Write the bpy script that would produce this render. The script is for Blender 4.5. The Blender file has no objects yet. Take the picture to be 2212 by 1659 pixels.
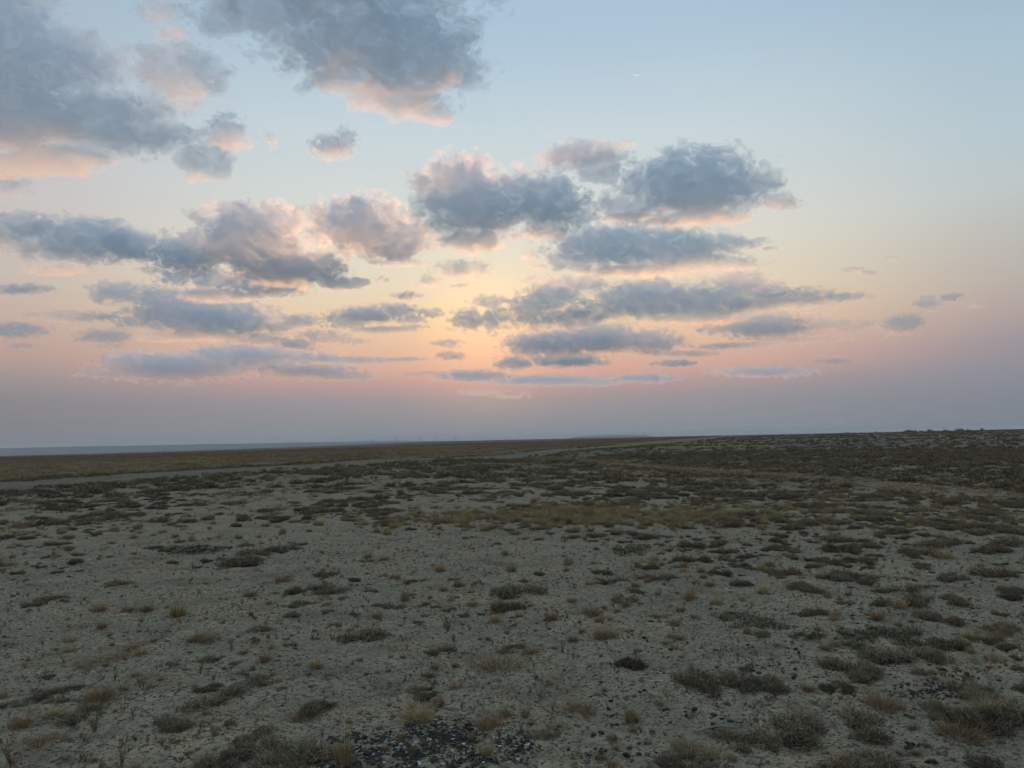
import bpy, bmesh, math, random
import numpy as np
from mathutils import Vector, Matrix

scene = bpy.context.scene
R = math.radians

# ------------------------------------------------------------------ camera
CAM_H = 1.6
FOC = 1533.0                       # focal length in pixels of a 2212 x 1659 picture
PITCH, ROLL = R(4.5), R(1.15)
cam_data = bpy.data.cameras.new('camera')
cam_data.sensor_fit = 'HORIZONTAL'
cam_data.angle = 2 * math.atan(1106 / FOC)
cam_data.clip_start = 0.05
cam_data.clip_end = 400000
cam = bpy.data.objects.new('camera', cam_data)
scene.collection.objects.link(cam)
_f = Vector((0, math.cos(PITCH), math.sin(PITCH)))
_r0 = Vector((1, 0, 0)); _u0 = _r0.cross(_f)
_r = _r0 * math.cos(ROLL) - _u0 * math.sin(ROLL)
_u = _r.cross(_f)
_m = Matrix((_r, _u, -_f)).transposed().to_4x4()
_m.translation = (0, 0, CAM_H)
cam.matrix_world = _m
scene.camera = cam

def ray(px, py):
    """unit direction through a point of the 2212 x 1659 picture"""
    return (_f * FOC + _r * (px - 1106) - _u * (py - 829.5)).normalized()

# ------------------------------------------------------------------ sky, sun, exposure
SUN_EL, SUN_AZ = R(-0.6), R(-1.0)          # azimuth from +Y towards +X
view = scene.view_settings
view.view_transform = 'Standard'; view.look = 'None'; view.exposure = 0; view.gamma = 1
view.use_curve_mapping = False
scene.cycles.use_denoising = True
scene.cycles.adaptive_threshold = 0.05
scene.cycles.adaptive_min_samples = 20
scene.cycles.diffuse_bounces = 2
scene.cycles.max_bounces = 10
scene.cycles.volume_bounces = 8
scene.cycles.transparent_max_bounces = 24

def lin(c):
    return tuple((v / 255 / 12.92) if v / 255 <= 0.04045 else ((v / 255 + 0.055) / 1.055) ** 2.4 for v in c)

class NT:
    """small helper to write node trees"""
    def __init__(self, tree):
        self.t = tree; tree.nodes.clear()
    def n(self, kind, **kw):
        nd = self.t.nodes.new(kind)
        for k, v in kw.items():
            if k.startswith('i_'):
                nd.inputs[k[2:].replace('_', ' ')].default_value = v
            else:
                setattr(nd, k, v)
        return nd
    def l(self, a, b):
        self.t.links.new(a, b)
    def put(self, sock, v):
        if isinstance(v, (int, float)): sock.default_value = v
        elif isinstance(v, (tuple, list, Vector)): sock.default_value = tuple(v) if len(v) == len(sock.default_value) else tuple(v) + (1,)
        else: self.l(v, sock)
    def m(self, op, a, b=0.0, c=0.0, clamp=False):
        nd = self.n('ShaderNodeMath', operation=op, use_clamp=clamp)
        for s, v in zip(nd.inputs, (a, b, c)): self.put(s, v)
        return nd.outputs[0]
    def v(self, op, a, b=(0, 0, 0), s=None):
        nd = self.n('ShaderNodeVectorMath', operation=op)
        self.put(nd.inputs[0], a); self.put(nd.inputs[1], b)
        if s is not None: self.put(nd.inputs['Scale'], s)
        return nd.outputs['Value'] if op in ('LENGTH', 'DOT_PRODUCT', 'DISTANCE') else nd.outputs[0]
    def rng(self, v, a, b, c=0.0, d=1.0, smooth=True):
        nd = self.n('ShaderNodeMapRange', interpolation_type='SMOOTHSTEP' if smooth else 'LINEAR')
        for s, x in zip(nd.inputs, (v, a, b, c, d)): self.put(s, x)
        return nd.outputs[0]
    def mix(self, f, a, b, blend='MIX'):
        nd = self.n('ShaderNodeMix', data_type='RGBA', blend_type=blend)
        self.put(nd.inputs[0], f); self.put(nd.inputs[6], a); self.put(nd.inputs[7], b)
        return nd.outputs[2]
    def ramp(self, f, stops, mode='LINEAR'):
        nd = self.n('ShaderNodeValToRGB'); cr = nd.color_ramp; cr.interpolation = mode
        while len(cr.elements) < len(stops): cr.elements.new(0.5)
        for e, (p, c) in zip(cr.elements, stops): e.position = p; e.color = tuple(c)[:3] + (1,)
        self.put(nd.inputs[0], f)
        return nd.outputs[0]
    def noise(self, vec, scale, detail=3, rough=0.5, dim='3D', dist=0.0):
        nd = self.n('ShaderNodeTexNoise', noise_dimensions=dim)
        if vec is not None: self.l(vec, nd.inputs['Vector'])
        nd.inputs['Scale'].default_value = scale; nd.inputs['Detail'].default_value = detail
        nd.inputs['Roughness'].default_value = rough; nd.inputs['Distortion'].default_value = dist
        return nd.outputs[0]

# sky colours by elevation (degrees), seen left of the sun, in its direction and right of it
SKY_L = [(0, (133, 133, 138)), (2, (137, 136, 142)), (3.4, (142, 138, 144)), (4.6, (158, 147, 151)), (6.5, (188, 161, 153)), (9, (199, 177, 166)),
         (12, (203, 190, 181)), (15, (203, 196, 192)), (19, (200, 199, 200)), (24, (180, 192, 204)), (30, (168, 188, 204)), (45, (148, 179, 208)), (90, (143, 176, 208))]
SKY_C = [(0, (143, 148, 154)), (2, (147, 149, 155)), (3.3, (154, 151, 157)), (4.4, (180, 156, 157)), (5.6, (212, 170, 158)), (7.5, (229, 189, 164)), (9.5, (238, 208, 172)),
         (12, (236, 219, 190)), (15, (228, 223, 207)), (19, (216, 221, 217)), (24, (203, 217, 223)), (30, (178, 202, 219)), (45, (150, 184, 213)), (90, (143, 176, 208))]
SKY_R = [(0, (127, 134, 146)), (2, (133, 138, 149)), (4, (143, 144, 156)), (6, (158, 150, 158)), (8, (180, 164, 162)), (10, (187, 178, 171)),
         (13, (191, 190, 184)), (16, (193, 202, 203)), (20, (184, 203, 211)), (25, (172, 196, 211)), (30, (157, 186, 207)), (45, (142, 177, 207)), (90, (143, 176, 208))]
world = bpy.data.worlds.new('World'); scene.world = world; world.use_nodes = True
w = NT(world.node_tree)
gen = w.n('ShaderNodeTexCoord').outputs['Generated']
sep = w.n('ShaderNodeSeparateXYZ'); w.l(gen, sep.inputs[0])
el = w.m('ARCSINE', sep.outputs['Z'])
el01 = w.m('SQRT', w.m('MAXIMUM', w.m('DIVIDE', el, math.pi / 2), 0.0))    # 0 at the horizon, 1 overhead
hor = w.m('SQRT', w.m('ADD', w.m('MULTIPLY', sep.outputs['X'], sep.outputs['X']), w.m('ADD', w.m('MULTIPLY', sep.outputs['Y'], sep.outputs['Y']), 1e-6)))
sx = w.m('DIVIDE', sep.outputs['X'], hor); cy = w.m('DIVIDE', sep.outputs['Y'], hor)
def stops(tab): return [(math.sqrt(e / 90), lin(c)) for e, c in tab]
cl, cc, cr = (w.ramp(el01, stops(t)) for t in (SKY_L, SKY_C, SKY_R))
side = w.m('ADD', w.m('MULTIPLY', sx, 0.85), 0.5, clamp=True)
near_sun = w.rng(cy, 0.79, 1.0)
dust = w.mix(near_sun, w.mix(side, cl, cr), cc)
nish = w.n('ShaderNodeTexSky', sky_type='NISHITA', sun_disc=False)
nish.sun_elevation = SUN_EL; nish.sun_rotation = SUN_AZ; nish.dust_density = 4.0
nsc = w.v('SCALE', nish.outputs[0], s=0.05)
_g = ray(1050, 705)                                    # glow of the hidden sun through the dust
glow = w.m('POWER', w.m('MAXIMUM', w.v('DOT_PRODUCT', gen, tuple(_g)), 0.0), 260.0)
sky = w.v('ADD', w.v('ADD', w.v('SCALE', dust, s=0.94), nsc), w.v('SCALE', (0.30, 0.15, 0.02), s=glow))
bg = w.n('ShaderNodeBackground'); w.l(sky, bg.inputs[0]); bg.inputs[1].default_value = 1.0
w.l(bg.outputs[0], w.n('ShaderNodeOutputWorld').inputs[0])
world.cycles.sampling_method = 'MANUAL'; world.cycles.sample_map_resolution = 512

sun_data = bpy.data.lights.new('sun', 'SUN')
sun_data.energy = 3.5; sun_data.angle = R(0.5); sun_data.color = (1.0, 0.45, 0.17)
sun = bpy.data.objects.new('sun', sun_data); scene.collection.objects.link(sun)
_s = Vector((math.sin(SUN_AZ) * math.cos(SUN_EL), math.cos(SUN_AZ) * math.cos(SUN_EL), math.sin(SUN_EL)))
sun.rotation_euler = _s.to_track_quat('Z', 'Y').to_euler()

def link(o, parent=None):
    scene.collection.objects.link(o)
    if parent: o.parent = parent
    return o
def tag(o, label=None, cat=None, group=None, kind=None):
    if label: o['label'] = label
    if cat: o['category'] = cat
    if group: o['group'] = group
    if kind: o['kind'] = kind
    return o
# ------------------------------------------------------------------ terrain
rs = np.random.RandomState(11)
_perm = rs.permutation(4096); _grad = rs.uniform(-1, 1, (4096, 2)); _grad /= np.linalg.norm(_grad, axis=1)[:, None]
def perlin(x, y):
    x = np.asarray(x, float); y = np.asarray(y, float)
    xi = np.floor(x).astype(np.int64); yi = np.floor(y).astype(np.int64); fx = x - xi; fy = y - yi
    u = fx * fx * fx * (fx * (fx * 6 - 15) + 10); v = fy * fy * fy * (fy * (fy * 6 - 15) + 10)
    def g(i, j):
        k = _perm[(_perm[(xi + i) & 4095] + yi + j) & 4095]
        return _grad[k, 0] * (fx - i) + _grad[k, 1] * (fy - j)
    a = g(0, 0) * (1 - u) + g(1, 0) * u; b = g(0, 1) * (1 - u) + g(1, 1) * u
    return (a * (1 - v) + b * v) * 1.5
def fbm(x, y, octs=4, rough=0.5):
    s = 0; a = 1.0; f = 1.0
    for o in range(octs):
        s = s + a * perlin(x * f + 17.3 * o, y * f - 9.1 * o); a *= rough; f *= 2.03
    return s
def sst(x, a, b):
    t = np.clip((np.asarray(x, float) - a) / (b - a), 0, 1); return t * t * (3 - 2 * t)
# the track runs straight from the left, away to the right
TX0, TY0, TDX, TDY = -22.0, 28.0, 0.372, 0.928
def track_side(x, y):        # metres left (-) or right (+) of the track's middle line
    return (x - TX0) * TDY - (y - TY0) * TDX + 0.9 * np.sin(np.asarray(y) * 0.03)
def swale_side(x, y):        # metres beyond the shallow swale at right
    return (x - (14.6 - 0.24 * (y - 20))) / 1.03
def macro_h(x, y):
    x = np.asarray(x, float); y = np.asarray(y, float)
    r = np.hypot(x, y) + 1e-6
    s = swale_side(x, y)
    h = -0.35 * np.exp(-(s / 9.0) ** 2) * sst(r, 10, 22) + 1.75 * sst(s, 4, 260) * sst(y, -30, 30)
    h = h - 0.0062 * np.maximum(r - 90, 0) * sst(-x / r, 0.02, 0.55) * sst(r, 90, 400)
    h = h + 0.13 * fbm(x * 0.045, y * 0.045, 2) * sst(r, 6, 30) * (1 - 0.5 * sst(r, 100, 600))
    ts = np.abs(track_side(x, y))
    h = h - 0.06 * np.exp(-((ts - 0.85) / 0.32) ** 2) + 0.07 * np.exp(-((ts - 2.6) / 0.7) ** 2)
    return h
def micro_h(x, y):
    r = np.hypot(x, y)
    m = 0.030 * fbm(x * 0.8, y * 0.8, 3) + 0.014 * fbm(x * 4.1, y * 4.1, 4, 0.65)
    return m * (1 - sst(r, 20, 60))
def H(x, y): return macro_h(x, y) + micro_h(x, y)
def crack_edge(x, y, cell):
    """distance to the borders of clay plates, in metres"""
    wx = x + 0.05 * fbm(x * 5, y * 5, 2); wy = y + 0.05 * fbm(x * 5 + 40, y * 5, 2)
    gx = np.floor(wx / cell).astype(np.int64); gy = np.floor(wy / cell).astype(np.int64)
    d1 = np.full(x.shape, 9e9); d2 = np.full(x.shape, 9e9)
    for i in (-1, 0, 1):
        for j in (-1, 0, 1):
            k = _perm[(_perm[(gx + i) & 4095] + gy + j) & 4095]
            px = (gx + i + 0.5 + 0.42 * _grad[k, 0]) * cell; py = (gy + j + 0.5 + 0.42 * _grad[k, 1]) * cell
            d = np.hypot(wx - px, wy - py)
            d2 = np.where(d < d1, d1, np.minimum(d2, d)); d1 = np.minimum(d, d1)
    return (d2 - d1) * 0.5
def add_attr(me, name, kind, dom, arr):
    a = me.attributes.new(name, kind, dom)
    arr = np.ascontiguousarray(arr, dtype=np.float32 if kind != 'INT' else np.int32)
    a.data.foreach_set({'FLOAT': 'value', 'INT': 'value', 'FLOAT_VECTOR': 'vector', 'FLOAT_COLOR': 'color'}[kind], arr.ravel())
def np_mesh(name, verts, faces, smooth=False):
    """faces: list of index arrays, each (n, 3) or (n, 4)"""
    me = bpy.data.meshes.new(name)
    me.vertices.add(len(verts)); me.vertices.foreach_set('co', np.ascontiguousarray(verts, np.float32).ravel())
    tot = sum(len(f) for f in faces); loops = np.concatenate([np.asarray(f, np.int32).ravel() for f in faces])
    cnt = np.concatenate([np.full(len(f), np.asarray(f).shape[1], np.int32) for f in faces])
    st = np.concatenate([[0], np.cumsum(cnt)[:-1]]).astype(np.int32)
    me.loops.add(len(loops)); me.loops.foreach_set('vertex_index', loops)
    me.polygons.add(tot); me.polygons.foreach_set('loop_start', st)
    if smooth: me.polygons.foreach_set('use_smooth', np.ones(tot, bool))
    me.update(calc_edges=True); me.validate()
    return me
def grid_faces(nr, nc, wrap=False):
    i = np.arange(nr - 1)[:, None]; j = np.arange(nc if wrap else nc - 1)[None, :]
    a = i * nc + j; b = i * nc + (j + 1) % nc; c = (i + 1) * nc + (j + 1) % nc; d = (i + 1) * nc + j
    return np.stack([a, b, c, d], -1).reshape(-1, 4)

def ground_cover(x, y):
    """what covers the soil far off: returns colour and how much of it"""
    r = np.hypot(x, y); ts = track_side(x, y); s = swale_side(x, y)
    n1 = fbm(x * 0.05, y * 0.05, 4, 0.6); n2 = fbm(x * 0.25 + 7, y * 0.25, 3, 0.6)
    clay = np.array([0.335, 0.266, 0.174]); dark = np.array([0.130, 0.102, 0.070]); straw = np.array([0.205, 0.160, 0.092])
    rust = np.array([0.205, 0.140, 0.082]); olive = np.array([0.185, 0.155, 0.085])
    def blend(c, k, w): return c * (1 - w[..., None]) + k * w[..., None]
    c = np.broadcast_to(clay, x.shape + (3,)).copy()
    near = sst(r, 16, 60)
    c = blend(c, dark, near * np.clip(0.36 + 0.5 * n2 + 0.25 * n1, 0, 0.8))
    c = blend(c, straw, near * np.clip(0.28 + 0.9 * n1, 0, 0.8) * (1 - sst(s, 2, 8) * 0.7))
    fld = sst(-ts + 3.0 * n1, 7.0, 12)                                     # the dry grass field beyond the track
    c = blend(c, rust, fld * 0.9); c = blend(c, olive, fld * np.clip(0.2 + 1.3 * fbm(x * 0.02, y * 0.012, 3), 0, 0.85))
    sw = np.exp(-((s - 1.0) / 3.2) ** 2) * sst(r, 20, 34)       # yellow grass along the swale
    c = blend(c, straw, sw * 0.55)
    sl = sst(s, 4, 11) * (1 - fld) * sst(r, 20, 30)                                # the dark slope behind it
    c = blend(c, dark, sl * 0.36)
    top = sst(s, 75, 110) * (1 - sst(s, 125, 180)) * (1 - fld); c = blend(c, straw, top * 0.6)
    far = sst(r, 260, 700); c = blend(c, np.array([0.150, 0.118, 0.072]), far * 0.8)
    verge = sst(ts, -9.5, -5.5) * (1 - sst(ts, 3.0, 6.5)) * sst(r, 14, 24); c = blend(c, clay * (0.74 + 0.12 * n2[..., None]), verge * 0.85)
    return c

ang = np.concatenate([np.linspace(-R(46), R(46), 600), R(46) + np.linspace(0, 2 * math.pi - 2 * R(46), 70)[1:-1]])
rad = [0.02, 0.5, 1.0, 1.5, 2.0, 2.4]
while rad[-1] < 20000:
    q = rad[-1]; rad.append(q * (1.0055 if q < 13 else 1.011 if q < 60 else 1.03 if q < 800 else 1.09))
rad = np.array(rad)
A, B = np.meshgrid(ang, rad); GX = np.sin(A) * B; GY = np.cos(A) * B
GZ = H(GX, GY)
k = (rad > 2.3) & (rad < 13)
ce = np.full(GX.shape, 1.0)
ce[k] = crack_edge(GX[k], GY[k], 0.34)
cm = np.clip(fbm(GX * 0.9 + 3, GY * 0.9, 2) * 1.8 + 0.10, 0, 1)
crk = np.exp(-(ce / 0.008) ** 2) * cm
GZ = GZ - 0.026 * crk
gm = np_mesh('ground', np.stack([GX, GY, GZ], -1).reshape(-1, 3), [grid_faces(len(rad), len(ang), True)[:, ::-1]], True)
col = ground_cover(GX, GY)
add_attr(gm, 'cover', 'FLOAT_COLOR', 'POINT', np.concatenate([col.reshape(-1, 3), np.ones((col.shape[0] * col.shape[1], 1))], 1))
ground = link(bpy.data.objects.new('ground', gm)); tag(ground, kind='structure')
print('ground faces', len(gm.polygons), 'normal', gm.polygons[1000].normal)

def soil_material(name, bright=1.0):
    m = bpy.data.materials.new(name); m.use_nodes = True
    t = NT(m.node_tree)
    p = t.n('ShaderNodeNewGeometry').outputs['Position']
    base = t.n('ShaderNodeAttribute', attribute_name='cover').outputs['Color']
    n_big = t.noise(p, 0.9, 4, 0.6); n_mid = t.noise(p, 7.0, 5, 0.62); n_fine = t.noise(p, 55.0, 4, 0.6)
    tone = t.m('MULTIPLY', t.rng(n_big, 0.25, 0.75, 0.82, 1.16), t.rng(n_mid, 0.25, 0.75, 0.80, 1.18))
    tone = t.m('MULTIPLY', tone, t.rng(n_fine, 0.2, 0.8, 0.84, 1.16))
    c = t.v('SCALE', base, s=t.m('MULTIPLY', tone, bright))
    warm = t.mix(t.rng(n_big, 0.48, 0.72), c, t.mix(1.0, c, (1.03, 0.95, 0.86), 'MULTIPLY'))
    # dry litter: brown specks of stalk and seed scattered over the clay
    lit = t.n('ShaderNodeTexVoronoi', feature='F1'); t.l(p, lit.inputs['Vector']); lit.inputs['Scale'].default_value = 38.0
    wob = t.m('ADD', lit.outputs['Distance'], t.m('MULTIPLY', t.m('SUBTRACT', n_mid, 0.5), -0.8))
    litter = t.m('SUBTRACT', 1.0, t.rng(wob, 0.16, 0.30))
    n_pat = t.noise(p, 1.7, 6, 0.72)
    warm = t.mix(t.rng(n_pat, 0.48, 0.64, 0.0, 0.62), warm, t.mix(1.0, warm, (0.62, 0.56, 0.50), 'MULTIPLY'))
    st = t.v('MULTIPLY', p, (1.0, 1.7, 1.0)); n_fib = t.noise(st, 21.0, 6, 0.78)
    warm = t.mix(t.rng(n_fib, 0.53, 0.60, 0.0, 0.9), warm, (0.075, 0.059, 0.040))
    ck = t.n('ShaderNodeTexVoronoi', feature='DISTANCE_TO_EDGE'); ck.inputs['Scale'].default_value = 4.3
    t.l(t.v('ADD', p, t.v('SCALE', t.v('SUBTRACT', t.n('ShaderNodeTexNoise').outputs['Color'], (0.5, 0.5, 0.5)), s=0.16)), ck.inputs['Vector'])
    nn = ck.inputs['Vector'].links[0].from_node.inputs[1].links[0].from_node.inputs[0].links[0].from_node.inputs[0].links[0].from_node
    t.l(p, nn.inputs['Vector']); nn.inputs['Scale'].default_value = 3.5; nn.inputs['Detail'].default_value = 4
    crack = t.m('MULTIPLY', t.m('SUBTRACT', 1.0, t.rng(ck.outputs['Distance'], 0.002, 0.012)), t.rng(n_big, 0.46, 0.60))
    warm = t.mix(t.m('MULTIPLY', crack, 0.65), warm, (0.075, 0.062, 0.046))  # shade inside the cracks painted into the soil colour, along with damp earth
    c2 = t.mix(t.m('MULTIPLY', litter, 0.75), warm, (0.085, 0.070, 0.052))
    bs = t.n('ShaderNodeBsdfPrincipled'); t.l(c2, bs.inputs['Base Color'])
    bs.inputs['Roughness'].default_value = 0.95; bs.inputs['Specular IOR Level'].default_value = 0.15
    hgt = t.m('ADD', t.m('MULTIPLY', n_mid, 0.6), t.m('ADD', t.m('MULTIPLY', n_fine, 0.35), t.m('SUBTRACT', t.m('MULTIPLY', litter, 0.25), t.m('MULTIPLY', crack, 1.2))))
    bp = t.n('ShaderNodeBump'); t.l(hgt, bp.inputs['Height']); bp.inputs['Strength'].default_value = 0.9; bp.inputs['Distance'].default_value = 0.045
    t.l(bp.outputs[0], bs.inputs['Normal'])
    t.l(bs.outputs[0], t.n('ShaderNodeOutputMaterial').inputs[0])
    return m
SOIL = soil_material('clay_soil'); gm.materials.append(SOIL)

# the dirt track: a worn strip with two wheel ruts
yy = np.arange(-20, 175, 0.5)
off = np.array([-3.4, -2.6, -1.9, -1.4, -0.95, -0.75, -0.5, -0.2, 0.2, 0.5, 0.75, 0.95, 1.4, 1.9, 2.6, 3.4])
P = np.zeros((len(yy), len(off), 3))
for i, y in enumerate(yy):
    xm = TX0 + (y - TY0) * TDX / TDY - 0.9 * math.sin(y * 0.03) / TDY
    w_ = off + 0.35 * perlin(off * 0 + y * 0.35, off * 0.8) * (np.abs(off) > 1.4)
    P[i, :, 0] = xm + w_ * TDY; P[i, :, 1] = y - w_ * TDX
P[..., 2] = H(P[..., 0], P[..., 1]) + 0.022
P[:, 0, 2] -= 0.05; P[:, -1, 2] -= 0.05
fade = sst(np.hypot(P[..., 0], P[..., 1]), 60, 135) * 0.75
tm = np_mesh('dirt_track', P.reshape(-1, 3), [grid_faces(len(yy), len(off))], True)
rut = np.exp(-((np.abs(off) - 0.85) / 0.38) ** 2)[None, :] * np.ones((len(yy), 1))
tc = np.array([0.262, 0.214, 0.146])[None, None] * (1 - rut[..., None]) + np.array([0.300, 0.240, 0.160])[None, None] * rut[..., None]
brk = np.clip(0.5 + 1.1 * fbm(P[..., 0] * .5, P[..., 1] * .5, 3), 0, 1)[..., None]
tc = tc * (0.72 + 0.22 * brk); tc = tc * (1 - fade[..., None]) + ground_cover(P[..., 0], P[..., 1]) * fade[..., None]
add_attr(tm, 'cover', 'FLOAT_COLOR', 'POINT', np.concatenate([tc.reshape(-1, 3), np.ones((tc.shape[0] * tc.shape[1], 1))], 1))
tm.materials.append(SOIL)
dirt_track = link(bpy.data.objects.new('dirt_track', tm)); tag(dirt_track, kind='structure')

# far ridges, blue with distance
def ridge(name, az0, az1, dist, top, label, seed):
    n = 160; a = np.linspace(R(az0), R(az1), n); s = np.linspace(0, 1, n)
    prof = top * (0.72 + 0.28 * np.sin(np.pi * s)) * sst(s, 0, 0.14) * (1 - sst(s, 0.86, 1)) + 5 * fbm(s * 9 + seed, s * 0, 4)
    V = []
    for t_, hh in ((-1500, 0), (-700, 0.55), (-150, 0.97), (0, 1.0), (900, 0.6), (2000, 0)):
        d = dist + t_ + 120 * fbm(s * 14 + seed, s * 0 + t_, 2)
        V.append(np.stack([np.sin(a) * d, np.cos(a) * d, -160 * (hh == 0) + prof * hh], -1))
    me = np_mesh(name, np.stack(V).reshape(-1, 3), [grid_faces(6, n)[:, ::-1]], True)
    me.materials.append(HILLM)
    o = link(bpy.data.objects.new(name, me)); tag(o, label, kind='structure')
HILLM = bpy.data.materials.new('far_steppe'); HILLM.use_nodes = True
_b = HILLM.node_tree.nodes['Principled BSDF']; _b.inputs['Base Color'].default_value = (0.085, 0.075, 0.062, 1); _b.inputs['Roughness'].default_value = 1
ridge('hills', -60, -3, 11500, 30, 'long low blue ridge on the left horizon', 1)
ridge('hills', 4.2, 11.5, 12500, 46, 'low flat-topped blue rise on the horizon right of centre', 5)
# ------------------------------------------------------------------ plants and stones: meshes
def veg_material(name, cols, rough=0.85, spread=0.25, spec=0.2):
    m = bpy.data.materials.new(name); m.use_nodes = True
    t = NT(m.node_tree)
    tone = t.n('ShaderNodeAttribute', attribute_name='tone').outputs['Fac']
    rnd = t.n('ShaderNodeObjectInfo').outputs['Random']
    c = t.ramp(tone, [(i / (len(cols) - 1), q) for i, q in enumerate(cols)])
    c = t.v('SCALE', c, s=t.rng(rnd, 0, 1, 1 - spread, 1 + spread, False))
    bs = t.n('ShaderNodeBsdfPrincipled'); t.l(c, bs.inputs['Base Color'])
    bs.inputs['Roughness'].default_value = rough; bs.inputs['Specular IOR Level'].default_value = spec
    t.l(bs.outputs[0], t.n('ShaderNodeOutputMaterial').inputs[0])
    return m
M_TWIG = veg_material('dry_twigs', [(0.036, 0.028, 0.018), (0.130, 0.101, 0.061), (0.225, 0.178, 0.108), (0.37, 0.30, 0.19)])
M_STRAW = veg_material('dry_straw', [(0.15, 0.105, 0.055), (0.30, 0.225, 0.115), (0.42, 0.33, 0.175), (0.52, 0.43, 0.26)])
M_RUST = veg_material('rusty_straw', [(0.13, 0.082, 0.046), (0.245, 0.160, 0.083), (0.34, 0.236, 0.122), (0.41, 0.305, 0.175)])
M_GREEN = veg_material('grey_green_leaf', [(0.062, 0.054, 0.032), (0.126, 0.113, 0.064), (0.176, 0.163, 0.094), (0.235, 0.215, 0.135)])
M_BROWN = veg_material('brown_stalk', [(0.075, 0.050, 0.032), (0.150, 0.100, 0.058), (0.22, 0.155, 0.085), (0.27, 0.19, 0.10)])
M_STONE = veg_material('black_slag', [(0.016, 0.0135, 0.011), (0.033, 0.028, 0.023), (0.06, 0.051, 0.041), (0.125, 0.105, 0.08)], 0.8, 0.4, 0.2)
M_PALE = veg_material('pale_stone', [(0.30, 0.28, 0.25), (0.42, 0.40, 0.36), (0.52, 0.50, 0.46), (0.62, 0.60, 0.57)], 0.8, 0.2)
M_CLOD = veg_material('earth_crumb', [(0.07, 0.058, 0.043), (0.13, 0.107, 0.078), (0.19, 0.155, 0.112), (0.26, 0.215, 0.155)], 0.95, 0.3, 0.1)
M_WOOD = veg_material('bleached_wood', [(0.17, 0.155, 0.13), (0.24, 0.22, 0.19), (0.30, 0.28, 0.24)], 0.8, 0.15)
M_OCHRE = veg_material('ochre_stone', [(0.26, 0.19, 0.09), (0.36, 0.27, 0.13), (0.42, 0.33, 0.18)], 0.85, 0.1)

def strips(base, dirs, length, width, bend, seg, rng, tone, taper=0.15, droop=None):
    """bent tapering blades; arrays of n; returns verts, faces, tone per vertex"""
    n = len(base)
    d = dirs / np.linalg.norm(dirs, axis=1)[:, None]
    sd = np.cross(d, np.array([0, 0, 1.0])); sd += 1e-3; 
    th = rng.uniform(0, 2 * np.pi, n); rv = np.stack([np.cos(th), np.sin(th), 0 * th], 1)
    sd = rv - d * (rv * d).sum(1)[:, None]; sd /= np.linalg.norm(sd, axis=1)[:, None] + 1e-9
    V = np.zeros((n, 2 * seg + 1, 3)); T = np.zeros((n, 2 * seg + 1))
    hz = np.stack([d[:, 0], d[:, 1], 0 * d[:, 2]], 1)
    for k in range(seg + 1):
        f = k / seg
        c = base + d * (length * f)[:, None] + bend * (f * f)
        w_ = width * (1 - (1 - taper) * f)
        if k < seg:
            V[:, 2 * k] = c - sd * w_[:, None] * 0.5; V[:, 2 * k + 1] = c + sd * w_[:, None] * 0.5
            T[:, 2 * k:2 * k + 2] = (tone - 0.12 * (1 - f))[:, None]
        else:
            V[:, 2 * seg] = c; T[:, 2 * seg] = tone
    o = (np.arange(n) * (2 * seg + 1))[:, None]
    Q = np.concatenate([o + np.array([[2 * k, 2 * k + 1, 2 * k + 3, 2 * k + 2]]) for k in range(seg - 1)]) if seg > 1 else np.zeros((0, 4), int)
    Tr = o + np.array([[2 * seg - 2, 2 * seg - 1, 2 * seg]])
    return V.reshape(-1, 3), Q, Tr, np.clip(T, 0, 1).ravel()
def join(parts):
    V = []; Qs = []; Ts = []; A = []; o = 0
    for v, q, t_, a in parts:
        V.append(v); Qs.append(q + o); Ts.append(t_ + o); A.append(a); o += len(v)
    return np.concatenate(V), np.concatenate(Qs), np.concatenate(Ts), np.concatenate(A)
def build(name, parts, mat):
    v, q, t_, a = join(parts)
    fs = [f for f in (q, t_) if len(f)]
    me = np_mesh(name, v, fs); add_attr(me, 'tone', 'FLOAT', 'POINT', a); me.materials.append(mat)
    return me
def finish(name, groups, mat, split):
    """one mesh, or a list of (part name, mesh) when the thing shows its parts"""
    if split: return [(pn, build(pn, ps, mat)) for pn, ps in groups]
    return build(name, [p for pn, ps in groups for p in ps], mat)
def dome(rng, rx, hz, tone, nr=5, na=16, wob=0.25):
    """an uneven low mound of litter"""
    ph = rng.uniform(0, 6, 3); V = [[0, 0, hz]]
    for i in range(1, nr + 1):
        f = i / nr
        for j in range(na):
            a = 2 * np.pi * j / na; rr = rx * f * (1 + wob * (0.6 * math.sin(2 * a + ph[0]) + 0.4 * math.sin(3 * a + ph[1])))
            V.append([rr * math.cos(a), rr * math.sin(a), hz * (1 - f * f) * rng.uniform(0.75, 1.2) - 0.04 * f])
    F4 = []; F3 = []
    for j in range(na):
        k_ = (j + 1) % na
        F3.append([0, 1 + j, 1 + k_])
        for i in range(nr - 1):
            a = 1 + i * na; F4.append([a + j, a + na + j, a + na + k_, a + k_])
    V = np.array(V); return V, np.array(F4), np.array(F3), np.clip(tone + rng.uniform(-.1, .1, len(V)), 0, 1)
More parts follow.
